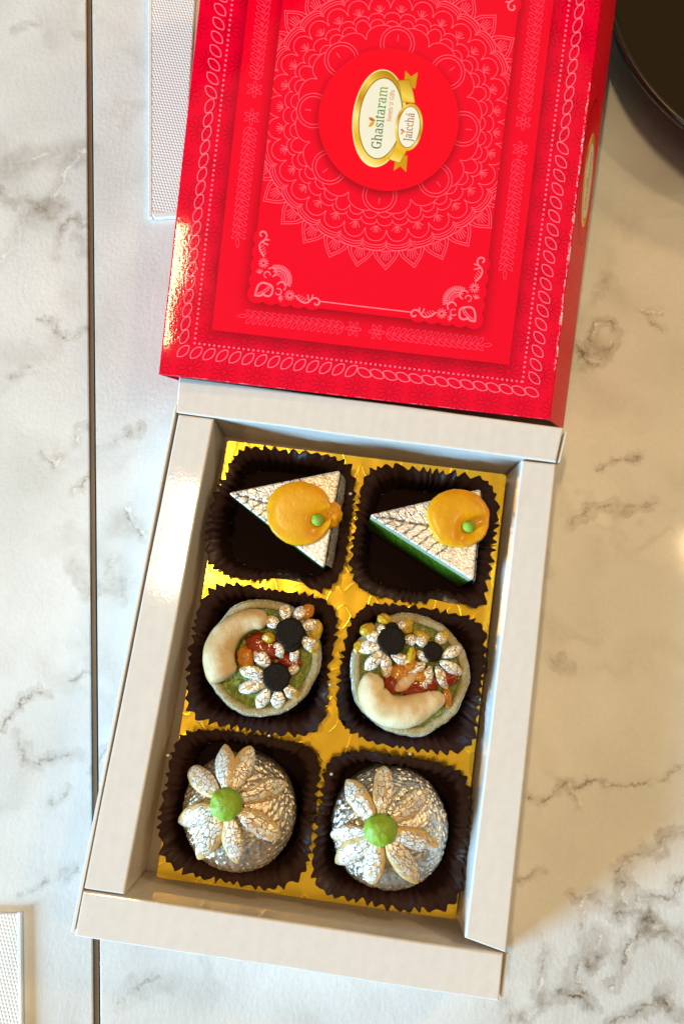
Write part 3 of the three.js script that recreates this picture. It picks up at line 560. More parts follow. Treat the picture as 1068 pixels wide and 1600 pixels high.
roundSweet('round sweet with its cashew curling along the left side of two chocolate discs', [-22.3, 0.0, 17.9, 18.1], 1, (t, L) => {
  const path = [L([-22.2, -10.9], 25.6), L([-26.6, -11.1], 25.6), L([-32.7, -7.1], 25.4), L([-35.4, -0.8], 25.2), L([-34.5, 4.5], 25.0), L([-32.1, 8.2], 24.8)];
  part(t, 'cashew', cashewGeo(path, (s) => lerp(3.0, 4.9, smooth(0, 0.75, s)), 1), cashewMat);
  const S = (a, b, c, d, w = 2.0, y0 = 25.2, y1 = 24.6) => [[a, b], [c, d], w, y0, y1].flat();
  dress(t, L, {
    discs: [[[-14.9, -8.8], 4.7, 26.6], [[-13.9, -5.8], 3.2, 26.2], [[-16.9, 5.0], 4.5, 26.4]],
    seeds: [
      [[-18.5, -10.2], [-22.8, -12.0], 1.9, 25.6, 25.2], [[-16.5, -12.5], [-18.1, -16.8], 1.9, 25.6, 24.8], [[-13.8, -12.9], [-11.8, -17.1], 1.9, 25.4, 24.6],
      [[-11.4, -10.5], [-7.4, -13.0], 1.9, 25.4, 24.4], [[-10.9, -7.4], [-6.4, -5.1], 2.1, 25.2, 24.4], [[-16.3, -0.8], [-18.5, -5.0], 1.7, 25.0, 25.6],
      [[-12.9, 0.6], [-12.3, -4.5], 1.5, 24.8, 25.2], [[-19.8, 2.0], [-24.7, -1.6], 2.1, 25.4, 25.2], [[-20.9, 4.9], [-28.1, 4.4], 2.1, 25.4, 25.0],
      [[-19.8, 7.0], [-27.5, 10.4], 2.1, 25.2, 24.6], [[-18.7, 8.8], [-21.3, 14.9], 2.1, 25.2, 24.2], [[-15.9, 9.1], [-15.1, 14.0], 2.3, 25.2, 24.2],
      [[-13.8, 7.3], [-10.6, 10.3], 1.8, 25.2, 24.4], [[-14.0, 3.5], [-10.8, 1.1], 1.4, 25.0, 24.6]],
    lumps: [
      ['jelly', [-23.6, -3.6], 4.6, 2.6, 4.0, 23.6], ['jelly', [-19.9, -3.0], 3.6, 2.4, 3.2, 23.8], ['jelly', [-13.8, 0.0], 3.6, 2.2, 2.6, 23.4], ['jelly', [-21.8, -0.4], 3.2, 2.2, 3.0, 23.6],
      ['amber', [-27.2, 0.8], 2.6, 2.2, 3.6, 24.2, 0.4], ['candied', [-21.1, -6.2], 2.2, 2.0, 1.8, 25.0], ['amber', [-11.0, -15.5], 2.2, 1.8, 2.8, 23.8, -0.5], ['candied', [-7.5, -10.5], 2.2, 1.8, 3.2, 23.2], ['candied', [-7.5, -5.5], 2.2, 1.8, 2.4, 23.4], ['candied', [-11.6, 9.4], 2.4, 1.6, 1.8, 23.6]],
  }, 1);
});
roundSweet('round sweet with a smile shaped cashew along its near side below two chocolate discs', [23.0, -1.4, 18.3, 18.6], 2, (t, L) => {
  const path = [L([13.4, -0.1], 25.6), L([12.0, 4.4], 25.4), L([15.4, 9.0], 25.2), L([21.3, 10.1], 25.2), L([27.6, 7.5], 25.2), L([31.7, 4.2], 25.4), L([32.4, 2.2], 25.6)];
  part(t, 'cashew', cashewGeo(path, (s) => lerp(3.3, 4.8, smooth(0, 0.3, s)) - 1.9 * smooth(0.6, 1, s), 2), cashewMat);
  dress(t, L, {
    discs: [[[16.0, -10.7], 4.5, 26.6], [[15.8, -14.0], 2.4, 26.3], [[29.0, -9.2], 3.2, 26.2]],
    seeds: [
      [[14.1, -12.5], [11.9, -14.2], 1.6, 25.4, 24.8], [[12.7, -11.2], [8.3, -11.3], 1.9, 25.4, 24.6], [[13.0, -8.9], [6.5, -6.8], 2.2, 25.4, 24.4], [[14.0, -7.1], [9.5, -1.0], 2.0, 25.4, 24.6],
      [[14.9, -6.4], [16.2, 0.3], 1.8, 25.4, 25.0], [[16.9, -6.3], [22.6, -4.8], 1.8, 25.2, 25.2], [[17.4, -14.6], [19.8, -16.9], 1.5, 25.2, 24.6],
      [[26.6, -10.4], [23.9, -13.2], 1.7, 25.2, 24.8], [[30.0, -11.7], [31.9, -15.1], 1.8, 25.2, 24.6], [[32.0, -8.1], [37.5, -11.6], 1.9, 25.2, 24.2],
      [[31.8, -6.5], [38.4, -4.0], 1.9, 25.2, 24.0], [[30.8, -4.8], [34.7, 1.2], 1.8, 25.2, 24.2], [[28.9, -4.6], [27.4, 2.2], 1.9, 25.2, 24.6],
      [[26.9, -5.0], [21.8, -1.6], 2.0, 25.2, 25.0], [[20.1, -11.5], [24.0, -12.0], 1.7, 25.0, 24.8], [[24.4, -8.6], [27.9, -6.0], 1.4, 25.0, 24.8]],
    lumps: [
      ['jelly', [23.5, 2.0], 5.2, 2.4, 3.2, 23.6], ['jelly', [28.2, 0.2], 4.2, 2.2, 3.2, 23.4], ['jelly', [18.6, 1.6], 3.4, 2.4, 3.4, 23.4], ['jelly', [34.4, -2.2], 3.2, 2.0, 3.0, 23.2],
      ['amber', [20.0, -1.3], 3.2, 2.2, 3.0, 24.4], ['amber', [26.0, -1.4], 3.0, 2.0, 2.4, 24.2], ['amber', [22.8, -4.0], 2.8, 2.0, 2.2, 24.4], ['amber', [35.1, 3.8], 1.4, 1.4, 3.2, 23.8, 0.3],
      ['candied', [8.5, -12.9], 2.6, 2.0, 2.0, 24.2, 0.5], ['candied', [13.2, -16.7], 2.4, 1.8, 1.9, 24.0], ['candied', [20.4, -15.8], 1.8, 1.6, 2.6, 24.0], ['candied', [22.7, -6.8], 1.4, 1.5, 3.0, 25.0], ['candied', [25.1, -13.3], 2.8, 1.7, 1.6, 23.8, -0.3], ['candied', [31.8, -13.9], 1.7, 1.7, 2.6, 24.0, -0.2], ['candied', [6.5, -7.2], 1.6, 1.5, 2.4, 23.6, -0.3]],
  }, 2);
  const a = L([24.9, -2.1], 25.4), b = L([19.4, 3.7], 25.4);
  part(t, 'almond_slice', layAlong(seedGeo(4.4, 1.9, 1.2, 3, 0.5), a, b), phys({ color: rgb(0.66, 0.42, 0.22), roughness: 0.45 }));
});

// ---------------------------------------------------------------- silver domes with flower petals
function domeSweet(label, [cx, cz, r], ball, tips, k) {
  const t = thing('dome_sweet', label, 'sweet', [cx, 2.2, cz], 'silver dome sweets with petal flowers');
  const dome = ringGrid(200, 110, (u, v) => {
    const a = u * 2 * Math.PI, f = v * Math.PI * 0.60, e = 0.78;     // from the top down under the belly
    let rr = Math.pow(Math.abs(Math.sin(f)), e), y = Math.sign(Math.cos(f)) * Math.pow(Math.abs(Math.cos(f)), 0.9);
    y = y > 0 ? 9 + 13.2 * y : 9 + 26 * y;
    const x0 = rr * Math.cos(a), z0 = rr * Math.sin(a), S = r * (1 + 0.02 * n2(x0 * 1.2 + k * 4, z0 * 1.2));
    const steep = smooth(0.55, 1.0, rr);
    const fold = 1 - 2 * Math.abs(fbm3(x0 * 5 + k * 10, y * 0.16 * 1.6, z0 * 5, 2)), fold2 = 1 - 2 * Math.abs(n3(x0 * 9, y * 0.9 + k * 5, z0 * 9)), n = lerp(0.20, 0.75, steep) * (fold - 0.5) + lerp(0.07, 0.26, steep) * (fold2 - 0.5);
    return [(S * rr + n * rr) * Math.cos(a), y + n * 0.8, (S * rr + n * rr) * Math.sin(a)];
  });
  tile(dome, 40, k * 0.31, k * 0.17);
  part(t, 'silver_dome', dome, leafMat({ map: grainFine, roughness: 0.36, bumpScale: 0.00008, metalness: 0.84, color: k === 1 ? rgb(0.88, 0.75, 0.65) : rgb(0.88, 0.84, 0.82) }));
  const B = [ball[0] - cx, 24.4, ball[1] - cz];
  const surf = (x, z) => { const q = clamp(Math.hypot(x, z) / r, 0, 0.999), f = Math.asin(Math.pow(q, 1 / 0.78)); return 9 + 13.2 * Math.pow(Math.cos(f), 0.9); };
  tips.forEach(([tip, w, lift], i) => {
    const T = [tip[0] - cx, 0, tip[1] - cz], dx = T[0] - B[0], dz = T[2] - B[2], l = Math.hypot(dx, dz);
    const A = [B[0] + dx / l * 2.8, 0, B[2] + dz / l * 2.8]; A[1] = surf(A[0], A[2]) + 2.7; T[1] = Math.max(surf(T[0] * 0.97, T[2] * 0.97) + lift + 1.3, 17);
    const len = Math.hypot(T[0] - A[0], T[1] - A[1], T[2] - A[2]) / 2;
    part(t, 'petal_seed', layAlong(seedGeo(len, w * 0.88, 1.6, (i + 3 * k) % 8, 0.72), A, T, 0.35 * n2(i * 3.7, k * 2)), seedMat);
  });
  const b = blob(4.7, 3.0, 4.7, k, 0.06, 36, 20); b.translate(B[0], B[1] + 1.9, B[2]); part(t, 'green_ball', b, paleGreen);
  return t;
}
domeSweet('silver foil dome sweet with a petal flower shifted towards its upper left', [-23.0, 48.0, 17.4], [-25.7, 42.8], [
  [[-30.0, 27.5], 3.9, 2.6], [[-21.9, 27.3], 4.0, 2.6], [[-9.0, 36.1], 3.7, 3.0], [[-8.5, 51.1], 3.8, 2.6], [[-19.9, 59.6], 3.7, 2.8], [[-31.8, 60.5], 4.2, 3.2], [[-39.7, 51.8], 3.9, 3.2], [[-39.6, 36.1], 3.8, 3.2]], 1);
domeSweet('silver foil dome sweet with a petal flower spread evenly over its top', [23.9, 46.2, 17.9], [19.9, 43.6], [
  [[19.3, 26.9], 3.6, 2.6], [[33.4, 31.7], 3.9, 2.8], [[37.7, 46.2], 3.6, 2.6], [[32.9, 57.4], 3.7, 2.6], [[19.3, 60.2], 3.7, 2.6], [[8.4, 57.1], 4.0, 2.4], [[6.2, 49.5], 3.6, 2.4], [[8.2, 32.5], 4.0, 2.2]], 2);

// ---------------------------------------------------------------- printed red sleeve
const PW = 1180, PL = 1620, PK = PW / 125.4;                          // print over 125.4 mm by 172 mm
const SLEEVE_L = 172;
function printTexture() {
  const c = canvas(PW, PL), g = c.getContext('2d');
  g.setTransform(PK, 0, 0, -PK, PW / 2, PL);                          // x across, s away from the near edge, millimetres
  g.lineCap = g.lineJoin = 'round';
  const PINK = '#ff8090', RED = '#f40026';
  g.fillStyle = '#ef002c'; g.fillRect(-64, -1, 128, 180);
  // tone-on-tone damask
  g.strokeStyle = 'rgba(160,0,26,0.42)'; g.lineWidth = 0.25;
  for (let i = -6; i <= 6; i++) for (let j = 0; j < 17; j++) {
    const x = i * 10.5 + (j % 2) * 5.2, y = j * 10.6 + 3; if (Math.abs(x) < 46 && y > 17 && y < 156) continue;
    for (let k = 0; k < 12; k++) { const a = k / 12 * 6.2832; g.beginPath(); g.moveTo(x + Math.cos(a) * 0.8, y + Math.sin(a) * 0.8); g.quadraticCurveTo(x + Math.cos(a + 0.5) * 3, y + Math.sin(a + 0.5) * 3, x + Math.cos(a) * 4.6, y + Math.sin(a) * 4.6); g.quadraticCurveTo(x + Math.cos(a - 0.5) * 3, y + Math.sin(a - 0.5) * 3, x + Math.cos(a) * 0.8, y + Math.sin(a) * 0.8); g.stroke(); }
  }
  // leaf chain
  const leaf = (x, y, a, L, W) => { g.save(); g.translate(x, y); g.rotate(a); g.beginPath(); g.moveTo(-L, -W * 0.35); g.bezierCurveTo(-L * 0.5, -W * 1.25, L * 0.6, -W, L, W * 0.35); g.bezierCurveTo(L * 0.5, W * 1.25, -L * 0.6, W, -L, -W * 0.35); g.stroke(); g.restore(); };
  g.strokeStyle = PINK; g.lineWidth = 0.29;
  const mid = 86.5;
  for (let s = 12.6; s < 166; s += 4.25) { const f = s < mid ? 1 : -1; leaf(-55.6, s, f * 0.98, 2.4, 1.5); leaf(55.6, s, Math.PI - f * -0.98 * -1, 2.4, 1.5); }
  for (let x = -55.4; x < 56; x += 4.1) for (const y of [8.1, 165]) leaf(x, y, x < 0 ? 0.62 : -0.62, 2.4, 1.5);
  g.fillStyle = PINK;
  for (let s = 11; s < 162; s += 1.55) for (const x of [-52.1, 52.1]) { g.beginPath(); g.arc(x, s, 0.34, 0, 7); g.fill(); }
  for (let x = -52.1; x < 52.2; x += 1.55) for (const y of [11, 162]) { g.beginPath(); g.arc(x, y, 0.34, 0, 7); g.fill(); }
  // panels, as printed: flat red cards with a printed drop edge
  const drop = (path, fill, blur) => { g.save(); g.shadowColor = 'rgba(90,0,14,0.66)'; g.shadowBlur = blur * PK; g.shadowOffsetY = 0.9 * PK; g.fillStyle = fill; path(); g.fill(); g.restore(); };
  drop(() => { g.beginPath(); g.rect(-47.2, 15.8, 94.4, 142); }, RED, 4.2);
  // sprigs on the first panel
  g.strokeStyle = 'rgba(255,100,122,0.8)'; g.lineWidth = 0.18;
  const sprig = (x, y, a, n) => {
    g.save(); g.translate(x, y); g.rotate(a);
    for (let i = 0; i < 6; i++) { const q = i / 6 * 6.2832; leaf(Math.cos(q) * 1.5, Math.sin(q) * 1.5, q, 1.05, 0.55); }
    for (let i = 0; i < n; i++) { leaf(4.2 + i * 2.05, 1.15, 0.75, 1.35, 0.62); leaf(4.2 + i * 2.05, -1.15, -0.75, 1.35, 0.62); }
    leaf(4.4 + n * 2.05, 0, 0, 1.5, 0.6);
    g.setLineDash([0.25, 0.45]); g.beginPath(); g.moveTo(3, 0); g.lineTo(3 + n * 2.05, 0); g.stroke(); g.setLineDash([]);
    g.restore();
  };
  sprig(-3, 21.3, Math.PI, 15); sprig(4.4, 21.2, 0, 15); sprig(-3, 152, Math.PI, 15); sprig(4.4, 152, 0, 15);
  for (const x of [-42.2, 42.4]) { sprig(x, 83.0, -Math.PI / 2, 17); sprig(x, 91.5, Math.PI / 2, 17); }
  // second panel with scalloped ends
  const P2 = () => {
    const w = 36.6, b = 26.4, t = 147; g.beginPath(); g.moveTo(-w, b);
    const bump = (x0, y0, x1, y1, n) => { for (let i = 0; i < n; i++) { const ax = lerp(x0, x1, i / n), ay = lerp(y0, y1, i / n), bx = lerp(x0, x1, (i + 1) / n), by = lerp(y0, y1, (i + 1) / n), dx = (by - ay), dy = -(bx - ax); g.quadraticCurveTo((ax + bx) / 2 + dx * 0.36, (ay + by) / 2 + dy * 0.36, bx, by); } };
    bump(-w, b, -w + 22, b, 5); g.lineTo(w - 22, b); bump(w - 22, b, w, b, 5);
    bump(w, b, w, b + 22, 5); g.lineTo(w, t - 22); bump(w, t - 22, w, t, 5); bump(w, t, w - 22, t, 5); g.lineTo(-w + 22, t); bump(-w + 22, t, -w, t, 5); bump(-w, t, -w, t - 22, 5); g.lineTo(-w, b + 22); bump(-w, b + 22, -w, b, 5); g.closePath();
  };
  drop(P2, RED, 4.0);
  // corner ornaments
  const ornament = (x, y, sx, sy) => {
    g.save(); g.translate(x, y); g.scale(sx * 0.97, sy * 0.97); g.strokeStyle = g.fillStyle = '#ff7d8a';
    g.lineWidth = 0.65; g.beginPath(); g.moveTo(1.5, 1.4); g.bezierCurveTo(1.6, 4, 2.2, 6.2, 4.4, 5.6); g.bezierCurveTo(6.6, 5.4, 7.2, 4.6, 6.8, 2.8); g.bezierCurveTo(6.6, 1.2, 4.6, 1.2, 4.1, 2.2); g.bezierCurveTo(3.4, 1.4, 2.4, 1.2, 1.5, 1.4); g.stroke();
    g.lineWidth = 0.30; g.beginPath(); g.moveTo(2.2, 2.0); g.quadraticCurveTo(4.4, 3, 5.6, 5); g.moveTo(3.6, 2.2); g.quadraticCurveTo(5.4, 3, 6.0, 4.6); g.stroke();
    const fan = 17; for (let i = 0; i < fan; i++) { const a = -0.35 + i / (fan - 1) * 2.3, cx = 8.0, cy = 7.2; g.lineWidth = 0.38; g.beginPath(); g.moveTo(cx + 3.4 * Math.cos(a), cy + 3.4 * Math.sin(a)); g.lineTo(cx + 4.7 * Math.cos(a), cy + 4.7 * Math.sin(a)); g.stroke(); }
    g.lineWidth = 0.38; g.beginPath(); g.arc(8.0, 7.2, 2.8, -0.5, 2.1); g.stroke(); g.lineWidth = 0.19; for (const r of [1.6, 2.0, 2.4]) { g.beginPath(); g.arc(7.8, 7.0, r, -0.3, 1.9); g.stroke(); }
    g.lineWidth = 0.46; g.beginPath(); g.arc(6.0, 9.4, 1.4, -1.2, 2.4); g.stroke(); g.beginPath(); g.arc(9.6, 5.2, 1.4, -0.8, 2.8); g.stroke();
    g.lineWidth = 0.38; g.beginPath(); g.arc(4.6, 8.4, 1.0, 0, 4.5); g.stroke(); g.beginPath(); g.arc(8.8, 3.4, 1.0, -2.5, 2); g.stroke();
    for (const [fx, fy] of [[3.0, 12.0], [12.6, 2.6]]) for (let i = 0; i < 11; i++) { const a = i / 11 * 6.2832; g.lineWidth = 0.34; g.beginPath(); g.moveTo(fx + 0.6 * Math.cos(a), fy + 0.6 * Math.sin(a)); g.lineTo(fx + 1.55 * Math.cos(a), fy + 1.55 * Math.sin(a)); g.stroke(); }
    for (const [fx, fy, q] of [[2.2, 8.6, 1.8], [9.2, 1.4, 0.1]]) for (let i = 0; i < 5; i++) { const a = q + (i - 2) * 0.5; g.lineWidth = 0.27; g.beginPath(); g.moveTo(fx, fy); g.lineTo(fx + 1.3 * Math.cos(a), fy + 1.3 * Math.sin(a)); g.stroke(); }
    const curl = () => { g.lineWidth = 0.57; g.beginPath(); g.moveTo(14.6, 2.6); g.bezierCurveTo(16.4, 0.6, 18.4, 0.2, 19.4, 1.8); g.bezierCurveTo(20.4, 3.2, 22.2, 3, 22.4, 1.6); g.arc(21.6, 1.4, 0.8, 0.2, -2.6, true); g.stroke(); g.lineWidth = 0.46; g.beginPath(); g.moveTo(19.0, 1.6); g.lineTo(18.4, 3.4); g.moveTo(19.8, 2.2); g.lineTo(20.0, 3.6); g.stroke(); g.lineWidth = 0.23; for (let i = 0; i < 4; i++) { g.beginPath(); g.moveTo(14.8 + i * 0.8, 2.4 - i * 0.4); g.lineTo(15.8 + i * 0.8, 3.2 - i * 0.3); g.stroke(); } };
    curl(); g.save(); g.transform(0, 1, 1, 0, 0.3, -0.4); curl(); g.restore();
    g.restore();
  };
  ornament(-36.3, 26.8, 1, 1); ornament(36.3, 26.8, -1, 1); ornament(-36.3, 146.6, 1, -1); ornament(36.3, 146.6, -1, -1);
  g.strokeStyle = '#ff8a94'; g.lineWidth = 0.35; for (const y of [28.6, 145]) { g.beginPath(); g.moveTo(-14.4, y); g.lineTo(14.4, y); g.stroke(); }
  // mandala, clipped by the panel
  g.save(); P2(); g.clip(); g.translate(0.4, 87.2); g.strokeStyle = '#ff6476'; g.lineWidth = 0.24;
  const ring = (N, f, off = 0) => { for (let i = 0; i < N; i++) { g.save(); g.rotate((i + off) / N * 2 * Math.PI); f(i); g.restore(); } };
  const lobe = (r, hw, d) => { g.beginPath(); g.moveTo(r, -hw); g.bezierCurveTo(r + d * 1.35, -hw, r + d * 1.35, hw, r, hw); g.stroke(); };
  g.fillStyle = RED;
  const solid = (r, hw, d) => { g.beginPath(); g.moveTo(r - 1.5, -hw); g.lineTo(r, -hw); g.bezierCurveTo(r + d * 1.35, -hw, r + d * 1.35, hw, r, hw); g.lineTo(r - 1.5, hw); g.fill(); lobe(r, hw, d); };
  ring(32, () => {
    for (const [w, q] of [[4.0, 0], [3.0, 1.0]]) { g.beginPath(); g.moveTo(40.4, -w); g.bezierCurveTo(43, -w, 44.6 - q, -1.6, 46.6 - q, 0); g.bezierCurveTo(44.6 - q, 1.6, 43, w, 40.4, w); g.fill(); g.stroke(); }
    for (const q of [-2, -1, 0, 1, 2]) { g.beginPath(); g.moveTo(41.0, q * 0.55); g.lineTo(43.8 - 0.25 * q * q, q * 0.8); g.stroke(); }
  }, 0.5);
  g.beginPath(); g.arc(0, 0, 40.8, 0, 7); g.fill(); g.stroke();
  for (const [r, w, d] of [[39.0, 3.85, 1.7], [38.2, 3.75, 1.7], [37.4, 3.65, 1.7], [34.2, 3.3, 3.6]]) ring(32, () => solid(r, w, d));
  ring(32, () => { for (const q of [-1.9, -0.8, 0, 0.8, 1.9]) { g.beginPath(); g.moveTo(33.2, q * 0.25); g.lineTo(35.2 - 0.2 * q * q, q * 0.85); g.stroke(); } });
  ring(40, () => solid(31.0, 2.5, 1.9), 0.5);
  ring(40, (i) => solid(i % 5 === 0 ? 28.0 : 28.7, 2.25, i % 5 === 2 ? 2.9 : 2.3), 0.5);
  ring(16, () => solid(25.2, 4.9, 3.9), 0.5);
  ring(8, () => { for (const r of [5.3, 4.3]) { g.beginPath(); g.arc(23.6, 0, r, 0, 7); g.fill(); g.stroke(); } g.beginPath(); g.moveTo(24.4, 0); g.lineTo(26.2, 0); g.stroke(); });
  g.restore();
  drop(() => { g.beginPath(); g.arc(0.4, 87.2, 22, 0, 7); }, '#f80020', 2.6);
  g.save(); g.translate(-2.6, 87.3); g.scale(1, -1); g.rotate(-Math.PI / 2); drawLogo(g, true); g.restore();
  // worn card mixed with painted-in glints along the right fold, and a few nicks
  g.fillStyle = '#f4dfd8';
  for (let i = 0; i < 260; i++) { const s = 14 + Math.pow(rnd(), 0.8) * 92, x = 61.35 + (rnd() - 0.3) * 0.55; g.globalAlpha = 0.35 + 0.5 * rnd(); g.fillRect(x, s, 0.12 + rnd() * 0.22, 0.3 + rnd() * 1.4 * rnd()); }
  for (const [s, l] of [[74, 3], [62, 5], [42, 4], [32, 3]]) { g.globalAlpha = 0.9; g.fillRect(61.75, s - 12, 0.5, l); }
  for (let i = 0; i < 70; i++) { g.globalAlpha = 0.3 + 0.4 * rnd(); g.fillRect(-62.5 + rnd() * 0.22, rnd() * 172, 0.16, 0.4 + rnd() * 1.2); g.fillRect(-62 + rnd() * 124, 0.05 + rnd() * 0.1, 0.5 + rnd() * 1.4, 0.14); }
  g.globalAlpha = 1;
  const t = new THREE.CanvasTexture(c); t.colorSpace = THREE.SRGBColorSpace; t.anisotropy = 8; return t;
}
// the gold oval badge: x along the writing, y down; millimetres
function drawLogo(g, ribbon) {
  const ell = (x, y, a, b) => { g.beginPath(); g.ellipse(x, y, a, b, 0, 0, 2 * Math.PI); };
  const gold = (x0, y0, x1, y1) => { const q = g.createLinearGradient(x0, y0, x1, y1); [[0, '#fff0a8'], [0.18, '#e8b020'], [0.38, '#fbe48a'], [0.55, '#c98a12'], [0.75, '#f4cf52'], [1, '#b07408']].forEach(([s, c]) => q.addColorStop(s, c)); return q; };
  if (ribbon) {
    g.fillStyle = '#cf9414';
    for (const s of [-1, 1]) { g.beginPath(); g.moveTo(s * 10.5, 6.6); g.lineTo(s * 15.6, 6.4); g.lineTo(s * 14.0, 8.4); g.lineTo(s * 15.6, 10.4); g.lineTo(s * 10.5, 10.2); g.closePath(); g.fill(); }
  }
  g.fillStyle = gold(-12, -7, 12, 7); ell(0, 0, 15.2, 8.3); g.fill();
  g.strokeStyle = '#fdf0b0'; g.lineWidth = 0.3; ell(0, 0, 14.9, 8.05); g.stroke();
  g.fillStyle = '#f1e8d2'; ell(0, 0.5, 12.5, 6.7); g.fill(); g.strokeStyle = '#8a6a10'; g.lineWidth = 0.3; g.stroke();
  if (ribbon) {
    g.fillStyle = gold(-14, 4, 14, 12);
    for (const s of [-1, 1]) { g.beginPath(); g.moveTo(s * 6, 6.4); g.quadraticCurveTo(s * 9.5, 5.8, s * 12.2, 4.4); g.lineTo(s * 13.0, 8.0); g.quadraticCurveTo(s * 9.5, 9.8, s * 6, 10.6); g.closePath(); g.fill(); g.strokeStyle = '#9a6a08'; g.lineWidth = 0.14; g.stroke(); }
  }
  const text = (s, x, y, h, w, fill, font) => { g.save(); g.translate(x, y); g.font = `${font ?? ''} 40px serif`; const m = g.measureText(s).width; g.scale(w / m, h / 40); g.fillStyle = fill; g.textBaseline = 'alphabetic'; g.fillText(s, 0, 0); g.restore(); };
  const leafs = (x, y, k) => { for (const [a, l, c] of [[-2.5, 1, '#e59a1e'], [-1.2, 0.75, '#c06a1a']]) { g.save(); g.translate(x, y); g.rotate(a); g.scale(k, k); g.fillStyle = c; g.beginPath(); g.moveTo(0, 0); g.quadraticCurveTo(1.6 * l, -1.3, 3.2 * l, 0); g.quadraticCurveTo(1.6 * l, 1.1, 0, 0); g.fill(); g.restore(); } };
  const gr = g.createLinearGradient(0, 0, 620, 0);
  const grad = (a, b) => { const q = g.createLinearGradient(0, 0, 260, 0); q.addColorStop(0, a); q.addColorStop(0.6, b); q.addColorStop(1, '#a5a040'); return q; };
  text('Ghasitaram', -9.6, 1.7, 4.3, 19.6, grad('#3d5c28', '#4c8038'));
  text("Sweets 'n' Gifts", -0.6, 3.9, 2.0, 9.8, '#c9683c');
  leafs(-0.9, -1.3, 0.85);
  if (ribbon) {
    g.fillStyle = gold(-9, 4, 6, 14); ell(-1.6, 9.6, 7.4, 4.3); g.fill(); g.fillStyle = '#f4ecda'; ell(-1.6, 9.6, 6.4, 3.4); g.fill(); g.strokeStyle = '#7a4d10'; g.lineWidth = 0.16; g.stroke();
    text('Jaicch\u00e1', -6.0, 10.9, 3.4, 8.9, '#8d4a2c'); leafs(-3.0, 8.2, 0.5);
  }
}
function sideTexture() {
  const W = 1400, H = 240, c = canvas(W, H), g = c.getContext('2d'), K = W / 172;
  g.setTransform(K, 0, 0, K, 0, 0); g.fillStyle = '#ea0026'; g.fillRect(0, 0, 172, 30); g.strokeStyle = 'rgba(255,90,110,0.5)'; g.lineWidth = 0.22;
  for (let i = 0; i < 18; i++) for (let j = 0; j < 4; j++) { const x = i * 10 + (j % 2) * 5, y = j * 8 + 2; for (let k = 0; k < 10; k++) { const a = k / 10 * 6.2832; g.beginPath(); g.arc(x + 2.2 * Math.cos(a), y + 2.2 * Math.sin(a), 1.5, a - 1.4, a + 1.4); g.stroke(); } }
  g.fillStyle = '#b3001a'; g.beginPath(); g.ellipse(84, 14.5, 23.5, 14, 0, 0, 7); g.fill(); g.fillStyle = '#ea0018'; g.beginPath(); g.ellipse(84, 14.5, 22.6, 13.2, 0, 0, 7); g.fill();
  g.save(); g.translate(81.5, 14.5); drawLogo(g, false); g.restore();
  const t = new THREE.CanvasTexture(c); t.colorSpace = THREE.SRGBColorSpace; t.anisotropy = 8; return t;
}
